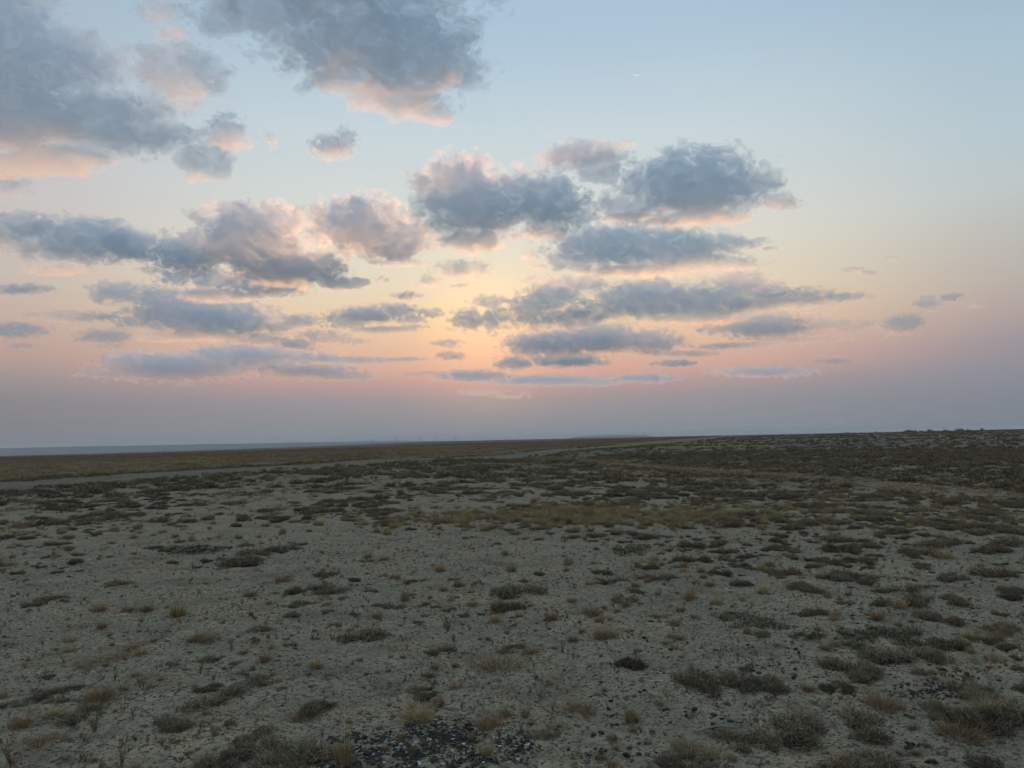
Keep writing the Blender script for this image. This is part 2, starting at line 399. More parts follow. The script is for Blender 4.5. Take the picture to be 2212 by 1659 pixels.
def shrub_mesh(seed, n, flat=0.24, twig=0.105, wid=0.019, tlo=0.12, thi=0.95, split=False):
    """low cushion of dry twigs, radius about 1"""
    rng = np.random.RandomState(seed); k_ = rng.randint(4, 8)
    # several cushions grown into one another give an uneven outline
    ca = rng.uniform(0, 6.28, k_); cq = np.sqrt(rng.uniform(0.05, 0.62, k_)); cr_ = rng.uniform(0.26, 0.56, k_); chh = rng.uniform(0.55, 1.25, k_)
    pick = rng.choice(k_, n, p=cr_ ** 2 / (cr_ ** 2).sum())
    t2 = rng.uniform(0, 6.28, n); q2 = np.sqrt(rng.uniform(0, 1, n)) * (1 + 0.45 * (rng.uniform(0, 1, n) < .14) * rng.uniform(0, 1, n))
    x = cq[pick] * np.cos(ca[pick]) + cr_[pick] * q2 * np.cos(t2); y = cq[pick] * np.sin(ca[pick]) + cr_[pick] * q2 * np.sin(t2)
    th = np.arctan2(y, x); rr = np.clip(np.hypot(x, y), 0, 1.2)
    lump = 0.75 + 0.55 * fbm(x * 2.6 + seed, y * 2.6, 2)
    env = flat * 1.5 * np.sqrt(np.clip(1 - q2 ** 2, 0, 1)) * chh[pick] * np.clip(lump, 0.25, 1.5) * (0.6 + cr_[pick])
    z = env * rng.uniform(0.1, 1.0, n) ** 0.7
    dirs = np.stack([np.cos(th) * rr * 0.9 + rng.normal(0, .8, n), np.sin(th) * rr * 0.9 + rng.normal(0, .8, n), rng.uniform(-0.15, 1.1, n)], 1)
    L = twig * rng.uniform(0.5, 1.4, n)
    bend = rng.normal(0, 0.5, (n, 3)) * L[:, None]; bend[:, 2] = np.abs(bend[:, 2]) * 0.5
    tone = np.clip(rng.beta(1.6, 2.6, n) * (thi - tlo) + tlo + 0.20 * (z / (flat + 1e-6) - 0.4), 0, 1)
    pale = rng.uniform(0, 1, n) < 0.14; tone[pale] = rng.uniform(0.65, 1, pale.sum())
    s = strips(np.stack([x, y, z - 0.02], 1), dirs, L, wid * rng.uniform(.7, 1.5, n), bend, 2, rng, tone, 0.35)
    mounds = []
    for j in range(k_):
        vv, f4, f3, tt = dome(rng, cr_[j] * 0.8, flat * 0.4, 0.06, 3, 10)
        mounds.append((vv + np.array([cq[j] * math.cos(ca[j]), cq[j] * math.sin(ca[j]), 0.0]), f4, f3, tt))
    return finish('dwarf_shrub', [('twigs', [s]), ('litter_mound', mounds)], M_TWIG, split)
def tuft_mesh(seed, n, spread=0.45, lean=(0, 0), mat=None, wid=0.016, hvar=(0.45, 1.0), curl=0.35, foot=0.30, tall=3, name='grass_tuft', seg=3, split=False):
    """bunch of dry grass about 1 high"""
    rng = np.random.RandomState(seed)
    th = rng.uniform(0, 2 * np.pi, n); rr = np.sqrt(rng.uniform(0, 1, n))
    b = np.stack([np.cos(th) * rr * foot, np.sin(th) * rr * foot * 0.8, np.full(n, -0.02)], 1)
    a2 = th + rng.normal(0, 0.6, n); tilt = np.abs(rng.normal(0, spread, n)) * (0.4 + rr)
    dirs = np.stack([np.cos(a2) * tilt + lean[0], np.sin(a2) * tilt + lean[1], np.ones(n)], 1)
    L = rng.uniform(*hvar, n) * (1 - 0.25 * rr)
    if tall: L[:tall] = rng.uniform(1.15, 1.6, tall)
    bend = np.stack([np.cos(a2), np.sin(a2), 0 * a2], 1) * (curl * L * rng.uniform(0.1, 1, n))[:, None]
    bend[:, 2] = -curl * 0.6 * L * rng.uniform(0, 1, n)
    tone = np.clip(rng.beta(2.2, 2.2, n) * 0.95, 0, 1)
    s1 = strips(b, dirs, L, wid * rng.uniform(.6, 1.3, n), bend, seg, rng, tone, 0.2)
    m = n // 2                                                     # short broken stubble round the foot
    th = rng.uniform(0, 2 * np.pi, m); rr = np.sqrt(rng.uniform(0, 1, m)) * foot * 1.5
    b = np.stack([np.cos(th) * rr, np.sin(th) * rr, np.full(m, -0.01)], 1)
    dirs = np.stack([np.cos(th) + rng.normal(0, .6, m), np.sin(th) + rng.normal(0, .6, m), rng.uniform(0.1, 1, m)], 1)
    L = rng.uniform(0.1, 0.4, m)
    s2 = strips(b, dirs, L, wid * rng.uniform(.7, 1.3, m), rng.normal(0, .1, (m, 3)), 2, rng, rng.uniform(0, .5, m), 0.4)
    return finish(name, [('blades', [s1]), ('stubble', [s2])], mat or M_STRAW, split)
def stalk_mesh(seed, stems=7, mat=None, split=False):
    """little upright plant: stems with short side leaves, about 1 high"""
    rng = np.random.RandomState(seed); parts = []; lv = []
    for s in range(stems):
        a = rng.uniform(0, 6.28); t_ = rng.uniform(0.05, 0.5); L = rng.uniform(0.55, 1.0)
        d = np.array([math.cos(a) * t_, math.sin(a) * t_, 1.0]); d /= np.linalg.norm(d)
        b0 = np.array([math.cos(a) * 0.06, math.sin(a) * 0.06, -0.02]); bend = np.array([math.cos(a) * .12, math.sin(a) * .12, 0])
        parts.append(strips(b0[None], d[None], np.array([L]), np.array([0.035]), bend[None], 3, rng, np.array([0.35]), 0.5))
        k_ = rng.randint(9, 16); f = rng.uniform(0.15, 1.0, k_)
        p = b0 + d * (L * f)[:, None] + bend * (f * f)[:, None]
        la = rng.uniform(0, 6.28, k_); ld = np.stack([np.cos(la), np.sin(la), rng.uniform(0.3, 1.3, k_)], 1)
        lv.append(strips(p, ld, rng.uniform(.10, .24, k_), np.full(k_, 0.045), rng.normal(0, .03, (k_, 3)), 2, rng, rng.uniform(.25, 1, k_), 0.3))
    return finish('stalk_plant', [('stems', parts), ('leaves', lv)], mat or M_BROWN, split)
def herb_mesh(seed, n=700, flat=0.20, split=False):
    """flat mat of small fleshy grey-green leaves, radius about 1"""
    rng = np.random.RandomState(seed); parts = []; rn = []
    cn = 40
    ct = rng.uniform(0, 6.28, cn); cr_ = np.sqrt(rng.uniform(0, 1, cn)) * (0.9 + 0.25 * np.sin(3 * ct))
    for i in range(cn):
        k_ = n // cn; p = np.array([cr_[i] * math.cos(ct[i]), cr_[i] * math.sin(ct[i]), 0.0])
        f = rng.uniform(0, 1, k_); la = rng.uniform(0, 6.28, k_)
        sp = rng.uniform(.12, .24); b = p + np.stack([np.cos(la) * f * sp, np.sin(la) * f * sp, rng.uniform(0.02, flat, k_)], 1)
        d = np.stack([np.cos(la), np.sin(la), rng.uniform(.3, 1.4, k_)], 1)
        parts.append(strips(b, d, rng.uniform(.09, .19, k_), np.full(k_, 0.062), rng.normal(0, .02, (k_, 3)), 2, rng, rng.uniform(.15, 1, k_), 0.4))
        rn.append(strips(p[None] * 0.2, (p + [0, 0, .05])[None] + 1e-3, np.array([np.linalg.norm(p) * 0.9]), np.array([0.02]), np.zeros((1, 3)), 2, rng, np.array([0.05]), 0.5))
    return finish('green_herb', [('leaves', parts), ('runners', rn)], M_GREEN, split)
def stone_mesh(seed, mat, flat=0.7, name='stone', sub=2, jag=0.45):
    rng = np.random.RandomState(seed); bm = bmesh.new(); bmesh.ops.create_icosphere(bm, subdivisions=sub, radius=1.0)
    pl = rng.normal(0, 1, (7, 3)); pl /= np.linalg.norm(pl, axis=1)[:, None]; po = rng.uniform(.55, .9, 7)
    for v in bm.verts:
        c = np.array(v.co) * (1 + jag * rng.uniform(-.6, .4))
        for q, o in zip(pl, po):
            e = c @ q - o
            if e > 0: c = c - q * e
        v.co = (c[0] * 1.15, c[1] * 0.9, c[2] * flat + flat * 0.45)
    me = bpy.data.meshes.new(name); bm.to_mesh(me); bm.free()
    add_attr(me, 'tone', 'FLOAT', 'POINT', np.clip(rng.beta(1.5, 2.5, len(me.vertices)), 0, 1)); me.materials.append(mat)
    return me
def seed_stalk_mesh(seed):
    """one long bent stalk about 1 high with a thin seed head"""
    rng = np.random.RandomState(seed); b = np.array([[0, 0, 0.0]]); d = np.array([[rng.uniform(-.2, .2), rng.uniform(-.2, .2), 1.0]]); bend = np.array([[rng.uniform(-.15, .15), rng.uniform(-.1, .1), -.03]])
    parts = [strips(b, d, np.array([1.0]), np.array([.016]), bend, 6, rng, np.array([.75]), .5)]
    f = rng.uniform(.72, 1.0, 16); dn = d / np.linalg.norm(d); p = b + dn * f[:, None] + bend * (f * f)[:, None]
    parts.append(strips(p, dn + rng.normal(0, .35, (16, 3)), rng.uniform(.05, .10, 16), np.full(16, .014), rng.normal(0, .01, (16, 3)), 2, rng, rng.uniform(.6, 1, 16), .3))
    return build('stalk', parts, M_STRAW)
def stick_mesh(seed, mat, curve=0.12, fork=True):
    """dry curved branch about 1 long, lying along x"""
    rng = np.random.RandomState(seed); V = []; F = []; o = 0
    def tube(pts, r0, r1):
        nonlocal o
        n = len(pts)
        for i, p in enumerate(pts):
            r_ = r0 + (r1 - r0) * i / (n - 1)
            for j in range(6):
                a = j * math.pi / 3; V.append([p[0], p[1] + r_ * math.cos(a), p[2] + r_ * math.sin(a)])
        for i in range(n - 1):
            for j in range(6):
                F.append([o + i * 6 + j, o + i * 6 + (j + 1) % 6, o + (i + 1) * 6 + (j + 1) % 6, o + (i + 1) * 6 + j])
        o += n * 6
    tt = np.linspace(-.5, .5, 12)
    tube([(t_, curve * (1 - 4 * t_ * t_) + rng.normal(0, .006), 0.03 + 0.02 * math.cos(t_ * 4)) for t_ in tt], 0.026, 0.010)
    if fork: tube([(0.05 + 0.3 * f, curve * .95 - 0.16 * f, 0.03 + 0.05 * f) for f in np.linspace(0, 1, 5)], 0.012, 0.005)
    me = np_mesh('dry_stick', np.array(V), [np.array(F)], True)
    add_attr(me, 'tone', 'FLOAT', 'POINT', rng.uniform(.2, .9, len(V))); me.materials.append(mat)
    return me

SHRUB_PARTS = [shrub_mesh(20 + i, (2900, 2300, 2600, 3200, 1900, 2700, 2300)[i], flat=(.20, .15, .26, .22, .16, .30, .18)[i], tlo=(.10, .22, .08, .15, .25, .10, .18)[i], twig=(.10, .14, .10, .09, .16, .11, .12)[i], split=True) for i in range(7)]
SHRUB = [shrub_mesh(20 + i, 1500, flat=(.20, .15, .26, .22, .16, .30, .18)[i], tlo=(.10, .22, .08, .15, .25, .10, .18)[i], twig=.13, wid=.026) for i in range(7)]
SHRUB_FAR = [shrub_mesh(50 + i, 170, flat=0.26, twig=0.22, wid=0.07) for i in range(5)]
TUFT_FAR = [tuft_mesh(31 + i, 26, spread=0.5, wid=0.07, tall=0, foot=0.5, seg=2, mat=(M_STRAW, M_STRAW, M_RUST)[i]) for i in range(3)]
FIELD = [tuft_mesh(41 + i, 34, spread=0.35, wid=0.05, tall=0, foot=0.9, seg=2, mat=(M_RUST, M_RUST, M_STRAW)[i]) for i in range(3)]
STALK = [stalk_mesh(61 + i, 5 + 2 * i) for i in range(4)]
def tuft_set(sp):
    return [tuft_mesh(1, 260, split=sp), tuft_mesh(2, 320, spread=0.3, curl=0.2, split=sp), tuft_mesh(3, 230, spread=0.7, curl=0.6, tall=2, split=sp), tuft_mesh(4, 200, spread=0.35, tall=6, split=sp),
            tuft_mesh(5, 340, spread=0.55, foot=0.5, tall=0, split=sp), tuft_mesh(6, 280, spread=0.3, lean=(0.9, 0.1), curl=0.5, split=sp)]
def rust_set(sp):
    return [tuft_mesh(11, 260, mat=M_RUST, split=sp), tuft_mesh(12, 320, spread=0.6, foot=0.5, mat=M_RUST, tall=0, split=sp), tuft_mesh(13, 220, spread=0.35, mat=M_RUST, tall=4, split=sp)]
TUFT, TUFT_R, TUFT_PARTS, TUFT_R_PARTS = tuft_set(False), rust_set(False), tuft_set(True), rust_set(True)
STALK_PARTS = [stalk_mesh(61 + i, 5 + 2 * i, split=True) for i in range(4)]; HERB_PARTS = [herb_mesh(71 + i, split=True) for i in range(3)]
SEED_STALK = [seed_stalk_mesh(141 + i) for i in range(4)]
STONE = [stone_mesh(81 + i, M_STONE, 0.62) for i in range(6)]
PALE = [stone_mesh(91 + i, M_PALE, 0.45) for i in range(3)]
CLOD = [stone_mesh(95 + i, M_CLOD, 0.45, 'crumb', 1) for i in range(4)]
OCHRE = [stone_mesh(99, M_OCHRE, 0.5)]

def ground_at(px, py):
    d = ray(px, py); x = y = 0.0; z = 0.0
    for _ in range(5):
        s = (z - CAM_H) / d.z; x, y = d.x * s, d.y * s; z = float(H(np.array(x), np.array(y)))
    return x, y, z, s
occupied = []
def put(name, me, x, y, sx, sy, sz, rz, sink=0.0):
    o = bpy.data.objects.new(name, None if isinstance(me, list) else me)
    if isinstance(me, list):                                       # an Empty at the foot that carries the parts
        o.empty_display_size = 0.05
        for pn, pm in me: link(bpy.data.objects.new(pn, pm), o)
    o.location = (x, y, float(H(np.array(x), np.array(y))) - sink); o.scale = (sx, sy, sz); o.rotation_euler = (0, 0, rz)
    link(o); occupied.append((x, y, max(sx, sy)))
    return o
prnd = random.Random(5)
# ------------------------------------------------------------------ plants one can tell apart, placed where the photograph shows them
# kind, shape, x, y (foot, 2212 px picture), width, height in those pixels, label (None: takes the label of its zone)
PLANTS = [
 ('S', 0, 492, 1520, 122, 0, 'large dark rounded twiggy shrub, the bigger of a pair on bare clay at lower left'),
 ('S', 1, 388, 1560, 84, 0, 'smaller dark twiggy shrub beside and in front of the large rounded one'),
 ('S', 2, 720, 1530, 104, 0, 'dark shrub with straw grass spilling from its left side, above the black stones'),
 ('T', 2, 660, 1552, 88, 40, 'pale arching grass spilling left of the dark shrub'),
 ('S', 3, 560, 1592, 78, 0, 'dark shrub mat at the bottom, next to the golden tall-stalked tuft'),
 ('S', 4, 636, 1632, 165, 0, 'broad grey-brown shrub mat at the bottom edge left of the black stone bed'),
 ('S', 5, 492, 1654, 120, 0, 'low brown shrub mat cut by the bottom edge, left of the broad grey-brown mat'),
 ('T', 3, 578, 1612, 46, 46, 'golden tuft with tall stalks standing in the bottom shrub mats'),
 ('T', 1, 742, 1650, 56, 72, 'tall straw tuft at the left border of the black stone bed'),
 ('T', 0, 864, 1592, 28, 24, 'small golden tuft rising out of the black stone bed'),
 ('R', 0, 820, 1574, 22, 14, 'tiny rusty tuft at the upper edge of the black stone bed'),
 ('S', 6, 909, 1500, 80, 0, 'dark shrub behind the large fan of straw grass, near bottom centre'),
 ('T', 2, 902, 1556, 92, 62, 'large fan of pale straw grass just above the black stone bed'),
 ('R', 2, 948, 1524, 36, 34, 'rusty gold tuft at the right of the large straw fan'),
 ('R', 0, 925, 1462, 46, 22, 'tawny tuft on top of the shrub behind the straw fan'),
 ('T', 2, 987, 1486, 44, 28, 'small star-shaped straw tuft alone on clay near bottom centre'),
 ('T', 4, 1079, 1442, 92, 44, 'wide bushy straw tuft in the lower centre, largest on the open clay'),
 ('T', 0, 940, 1442, 36, 22, 'arching straw tuft left of the wide bushy one'),
 ('S', 0, 945, 1404, 62, 0, 'thin brown twiggy shrub behind the arching straw tuft'),
 ('R', 1, 1059, 1568, 54, 46, 'rusty straw tuft with tall stalks at the right end of the black stone bed'),
 ('T', 1, 1090, 1548, 40, 30, 'straw tuft joined behind the rusty tall-stalked one'),
 ('T', 3, 1135, 1548, 32, 34, 'pale yellow tuft with two long thin stalks'),
 ('S', 1, 1180, 1598, 88, 0, 'brown straggly shrub right of the black stone bed'),
 ('R', 1, 1207, 1574, 56, 16, 'flattened rusty grass on the straggly brown shrub'),
 ('T', 0, 1050, 1632, 38, 34, 'golden tuft among black stones at bottom centre'),
 ('R', 1, 1252, 1536, 62, 36, 'orange-brown tuft with a dark foot, right of the pale yellow tuft'),
 ('R', 0, 1147, 1410, 50, 18, 'low tawny tuft right of the wide bushy straw tuft'),
 ('K', 1, 1215, 1410, 22, 34, 'thin upright brown stalk plant beyond the low tawny tuft'),
 ('S', 2, 1367, 1428, 96, 0, 'rounded dark shrub alone on clay, right of the lower centre'),
 ('T', 0, 1457, 1402, 28, 24, 'small straw tuft between the rounded dark shrub and the green herbs'),
 ('S', 3, 1540, 1482, 150, 0, 'wide brown shrub with straw tufts at both ends, lower right'),
 ('T', 3, 1482, 1476, 24, 46, 'tall thin straw tuft at the left end of the wide brown shrub'),
 ('T', 1, 1578, 1466, 30, 26, 'golden tuft on the right half of the wide brown shrub'),
 ('S', 4, 1668, 1484, 96, 0, 'dark shrub right of the wide brown one'),
 ('T', 0, 1668, 1466, 24, 20, 'small straw tuft in the dark shrub right of the wide brown one'),
 ('T', 1, 1363, 1560, 42, 46, 'pale upright straw tuft on stony clay, lower right of centre'),
 ('R', 0, 1746, 1492, 36, 22, 'tawny tuft at the right end of the dark shrub'),
 ('S', 5, 1712, 1578, 135, 0, 'large brown shrub right of the bleached curved stick'),
 ('S', 6, 1617, 1604, 130, 0, 'brown shrub in front of the bleached curved stick'),
 ('T', 4, 1484, 1626, 72, 42, 'dense golden straw tuft at the bottom edge, right of centre'),
 ('T', 4, 1535, 1632, 50, 32, 'lower golden tuft joined to the dense one at the bottom edge'),
 ('S', 0, 1508, 1656, 150, 0, 'dark shrub cut by the bottom edge under the dense golden tufts'),
 ('T', 0, 1582, 1640, 32, 24, 'small golden tuft at the right of the bottom golden pair'),
 ('S', 1, 1838, 1440, 124, 0, 'brown shrub directly below the grey-green herbs'),
 ('S', 2, 1900, 1470, 96, 0, 'flat brown shrub behind the orange-brown tuft at lower right'),
 ('S', 3, 1809, 1484, 58, 0, 'small dark shrub left of the orange-brown tuft at lower right'),
 ('R', 1, 1905, 1530, 62, 52, 'bushy orange-brown tuft on clay at lower right'),
 ('T', 0, 1950, 1532, 22, 24, 'small straw tuft just right of the bushy orange-brown one'),
 ('T', 2, 1996, 1418, 36, 26, 'spiky straw tuft at the right end of the grey-green herbs'),
 ('T', 3, 2056, 1490, 34, 36, 'tall straw tuft beside the black stones at far right'),
 ('T', 2, 2136, 1540, 76, 62, 'big spreading straw tuft near the right edge'),
 ('R', 1, 2072, 1592, 78, 44, 'round golden tuft in the lower right corner, brightest there'),
 ('S', 4, 2020, 1540, 96, 0, 'straggly grey shrub left of the big spreading straw tuft'),
 ('S', 5, 2152, 1574, 140, 0, 'broad dark shrub filling the lower right corner behind the golden tuft'),
 ('S', 6, 2112, 1497, 86, 0, 'dark shrub behind the big spreading straw tuft'),
 ('S', 0, 1836, 1574, 132, 0, 'large brown shrub left of the round golden tuft'),
 ('S', 1, 1832, 1650, 175, 0, 'wide brown shrub cut by the bottom edge at lower right'),
 ('R', 0, 1826, 1646, 34, 30, 'golden tuft in the wide shrub at the bottom edge, left one'),
 ('T', 0, 1900, 1646, 34, 26, 'golden tuft in the wide shrub at the bottom edge, right one'),
 ('S', 2, 2165, 1656, 110, 0, 'brown shrub cut by the lower right corner'),
 ('T', 5, 423, 1384, 84, 40, 'long grey-straw tuft blown over to the right, on clay at left'),
 ('R', 1, 214, 1506, 58, 34, 'tawny tuft with a reddish foot on clay at lower left'),
 ('T', 3, 266, 1492, 34, 26, 'small upright straw tuft right of the tawny one'),
 ('T', 2, 118, 1544, 56, 26, 'loose greenish straw tuft near the left edge'),
 ('K', 3, 204, 1582, 34, 36, 'reddish-brown bushy stalk plant at lower left'),
 ('K', 0, 264, 1545, 18, 42, 'thin forked stalk plant right of the tawny tuft'),
 ('R', 2, 46, 1568, 58, 34, 'brown straggly tuft near the left edge'),
 ('R', 1, 88, 1602, 62, 22, 'low brown tuft leaning right, below the straggly one'),
 ('T', 0, 4, 1508, 34, 30, 'straw tuft cut by the left edge'),
 ('K', 2, 26, 1656, 46, 44, 'brown leafy plant in the lower left corner'),
 ('K', 1, 262, 1656, 32, 62, 'tall thin leafy plant at the bottom edge, left of centre'),
 ('K', 0, 358, 1452, 24, 22, 'small forked stalk plant alone on clay at left'),
 ('K', 2, 432, 1456, 26, 24, 'brown leafy stalk plant right of the forked one'),
 ('K', 1, 386, 1494, 22, 20, 'small stalk plant above the pair of dark shrubs'),
 ('R', 0, 282, 1404, 34, 20, 'tawny tuft on the grassy ridge at left'),
 ('T', 0, 304, 1410, 38, 20, 'straw tuft at the right end of the grassy ridge'),
 ('R', 1, 236, 1420, 60, 14, 'low grass along the middle of the grassy ridge'),
 ('R', 1, 176, 1436, 56, 12, 'dark reddish grass at the left foot of the grassy ridge'),
 ('T', 0, 150, 1410, 34, 22, 'straw tuft left of the grassy ridge'),
 ('G', 0, 374, 1600, 34, 0, 'small grey-green herb below the pair of dark shrubs'),
 ('T', 1, 572, 1430, 42, 26, 'straw tuft in the middle of a small cluster, left of centre'),
 ('R', 2, 546, 1446, 18, 22, 'thin tawny tuft at the front of the cluster left of centre'),
 ('R', 0, 526, 1412, 26, 20, 'brown tuft at the left of the cluster left of centre'),
 ('K', 1, 500, 1402, 22, 24, 'stalk plant at the far left of the cluster left of centre'),
 ('T', 3, 586, 1402, 16, 32, 'slim tall straw tuft at the back of the cluster left of centre'),
 ('R', 0, 680, 1442, 44, 26, 'pinkish straw tuft above the dark shrub with spilling grass'),
 ('K', 0, 750, 1454, 22, 18, 'small stalk plant right of the pinkish straw tuft'),
 ('G', 1, 650, 1308, 58, 0, 'single green herb cushion on bare clay left of centre'),
 ('S', 3, 787, 1376, 96, 0, 'brown twiggy shrub spread flat, left of the lower centre'),
 ('T', 0, 814, 1338, 32, 22, 'straw tuft behind the flat brown twiggy shrub'),
 ('T', 1, 875, 1298, 34, 36, 'upright bright straw tuft standing alone near the centre'),
 ('K', 3, 967, 1364, 34, 34, 'grey stalk plant with many thin stems near the centre'),
 ('S', 4, 1100, 1312, 82, 0, 'low dark shrub alone on pale clay near the centre'),
 ('S', 5, 1347, 1302, 58, 0, 'small dark shrub right of the low dark one'),
 ('T', 1, 1490, 1296, 36, 42, 'tall dense straw tuft with a brown foot, right of centre'),
 ('S', 6, 1750, 1328, 70, 0, 'dark shrub hump just above the grey-green herbs'),
 ('S', 0, 2014, 1342, 84, 0, 'flat dark shrub right of the grey-green herbs'),
 ('S', 1, 2186, 1364, 84, 0, 'straw-tinged shrub at the right edge'),
 ('G', 0, 1584, 1335, 76, 0, 'grey-green herb mat at the far left of the green patch'),
 ('G', 1, 1636, 1352, 104, 0, 'large grey-green herb mat, left half of the green patch'),
 ('G', 2, 1747, 1376, 70, 0, 'grey-green herb mat in the middle of the green patch'),
 ('G', 0, 1857, 1372, 90, 0, 'bright grey-green herb mat, right half of the green patch'),
 ('G', 1, 1940, 1370, 86, 0, 'grey-green herb mat at the far right of the green patch'),
 ('G', 2, 1848, 1398, 60, 0, 'small grey-green herb mat at the front of the green patch'),
 ('G', 0, 1974, 1392, 64, 0, 'grey-green herb mat beside the spiky straw tuft'),
 ('G', 2, 400, 1190, 120, 0, 'wide dark green herb mat on bare clay in the left middle distance'),
 ('G', 1, 1200, 1160, 0, 0, None),
]
PLANTS = [p for p in PLANTS if p[4] > 0]
MID = [  # middle distance, one label for each kind
 ('S', 110, 1297, 56), ('S', 63, 1310, 40), ('S', 247, 1263, 54), ('R', 213, 1320, 42), ('T', 270, 1320, 36), ('R', 317, 1320, 36), ('T', 383, 1330, 54),
 ('R', 540, 1287, 28), ('R', 610, 1257, 38), ('S', 700, 1243, 56), ('K', 657, 1287, 20), ('T', 707, 1307, 22), ('K', 350, 1374, 20), ('K', 580, 1380, 20),
 ('K', 643, 1367, 22), ('K', 687, 1374, 24), ('K', 717, 1384, 20), ('T', 150, 1387, 34), ('R', 220, 1357, 32), ('K', 500, 1392, 18),
 ('T', 959, 1277, 28), ('R', 990, 1267, 34), ('T', 847, 1250, 38), ('R', 950, 1234, 36), ('S', 1164, 1243, 38), ('R', 1104, 1234, 34), ('R', 929, 1292, 18),
 ('R', 1277, 1326, 44), ('T', 1275, 1264, 36), ('T', 1374, 1267, 28), ('S', 1300, 1238, 46), ('S', 1617, 1267, 70), ('S', 1724, 1267, 64), ('S', 1757, 1282, 64),
 ('T', 1787, 1290, 24), ('S', 1837, 1258, 70), ('S', 1907, 1277, 60), ('S', 1960, 1272, 54), ('S', 2007, 1266, 36), ('S', 2057, 1255, 54), ('S', 1687, 1242, 70),
 ('S', 1917, 1306, 54), ('S', 2000, 1306, 96), ('S', 2084, 1302, 74), ('S', 2160, 1290, 60), ('S', 1560, 1240, 50), ('S', 1500, 1215, 70), ('S', 2150, 1240, 80),
 ('T', 1225, 1220, 30), ('R', 795, 1205, 30), ('R', 830, 1210, 24), ('T', 1090, 1198, 26), ('R', 1228, 1216, 30), ('S', 840, 1135, 34), ('S', 2060, 1180, 110),
 ('S', 1990, 1195, 70), ('S', 1820, 1190, 80), ('S', 1500, 1180, 60), ('G', 1360, 1190, 90), ('G', 1590, 1212, 40), ('T', 2040, 1205, 34), ('T', 1900, 1160, 36),
]
KINDS = {'S': ('dwarf_shrub', 'shrub', SHRUB_PARTS), 'T': ('grass_tuft', 'grass tuft', TUFT_PARTS), 'R': ('grass_tuft', 'grass tuft', TUFT_R_PARTS), 'K': ('stalk_plant', 'plant', STALK_PARTS), 'G': ('green_herb', 'herb', HERB_PARTS)}
MIDLAB = {'S': ('small dark shrub dotted over the clay in the middle distance', 'dark shrubs of the middle distance'),
          'T': ('pale straw tuft on bare clay in the middle distance', 'straw tufts of the middle distance'),
          'R': ('tawny brown grass tuft on bare clay in the middle distance', 'tawny tufts of the middle distance'),
          'K': ('small brown stalk plant on bare clay in the middle distance', 'stalk plants of the middle distance'),
          'G': ('low green herb mat among shrubs in the right middle distance', 'green herbs of the middle distance')}
def plant(kind, shape, px, py, wpx, hpx, label, group=None):
    name, cat, meshes = KINDS[kind]
    x, y, z, dist = ground_at(px, py); k_ = dist / FOC
    me = meshes[shape % len(meshes)]; rz = prnd.uniform(0, 6.28) if kind != 'T' or shape != 5 else 0.1
    if kind in 'SG':
        a = 0.5 * wpx * k_ * 1.02
        o = put(name, me, x, y, a, a * prnd.uniform(0.85, 1.05), min(a, 0.30) * (1.15 if kind == 'S' else 0.8), rz, 0.004)
    else:
        hh = (hpx or wpx * 0.75) * k_ * 1.05; a = wpx * k_ / 1.25
        o = put(name, me, x, y, a, a, hh, rz, 0.004)
        if kind in 'TR' and ('stalk' in label or 'tall' in label):
            for j in range(2 if 'two long' in label else 4):
                st = bpy.data.objects.new('stalk', SEED_STALK[(shape + j) % 4]); link(st, o)
                st.location = (prnd.uniform(-.22, .22), prnd.uniform(-.2, .2), 0); st.rotation_euler = (0, 0, prnd.uniform(0, 6.28)); hs = prnd.uniform(1.35, 2.0); st.scale = (hs, hs, hs)
    tag(o, label, cat, group)
    return o
for p in PLANTS: plant(*p)
MIDW = [(300, 'at far left'), (740, 'left of centre'), (1180, 'at centre'), (1600, 'right of centre'), (1900, 'at right'), (9999, 'at far right')]
for i, (kd, px, py, wpx) in enumerate(MID):
    lab, grp = MIDLAB[kd]; size = '' if kd in 'GK' else 'larger ' if wpx > 60 else 'modest ' if wpx > 36 else 'little '
    plant(kd, prnd.randrange(7), px, py, wpx, 0, size + lab.replace('small ', '') + (', ' + next(n for l_, n in MIDW if px < l_) if kd != 'G' else ''), grp)

# stones: black slag in beds, pale chips among it
BEDS = [(805, 1630, 125, 46, 100), (955, 1592, 85, 40, 60), (1110, 1612, 50, 34, 20), (1000, 1650, 70, 24, 14), (2010, 1492, 84, 18, 20), (2070, 1450, 90, 40, 22), (1700, 1440, 110, 46, 18),
        (1310, 1590, 120, 60, 20), (1490, 1652, 60, 18, 12), (1975, 1612, 26, 10, 8), (1995, 1652, 40, 12, 10), (1380, 1500, 120, 40, 10), (1500, 1560, 90, 30, 10)]
def in_bed(px, py): return max(1 - math.hypot((px - b[0]) / b[2], (py - b[1]) / b[3]) for b in BEDS[:5])
srnd = random.Random(77); nst = 0
def stone_label(bi, px, s):
    size = 'tiny' if s < 0.012 else 'small' if s < 0.016 else 'middling' if s < 0.020 else 'large'
    if bi < 4:
        part = 'left third' if px < 850 else 'middle' if px < 960 else 'right third' if px < 1050 else 'far right tail'
        return '%s black slag stone in the %s of the dark bed at bottom centre' % (size, part), 'black stones of the bottom bed'
    if bi in (4, 5):
        return '%s black slag stone %s the small dark bed at far right' % (size, 'in' if bi == 4 else 'strewn above'), 'black stones of the right bed'
    where = {6: 'below the grey-green herbs', 7: 'left of the bottom golden tufts', 8: 'under the bottom golden tufts', 9: 'below the round golden tuft',
             10: 'by the bottom edge at lower right', 11: 'below the rounded dark shrub', 12: 'round the bleached curved stick'}[bi]
    return '%s loose black stone on the clay %s' % (size, where), 'loose black stones on the clay'
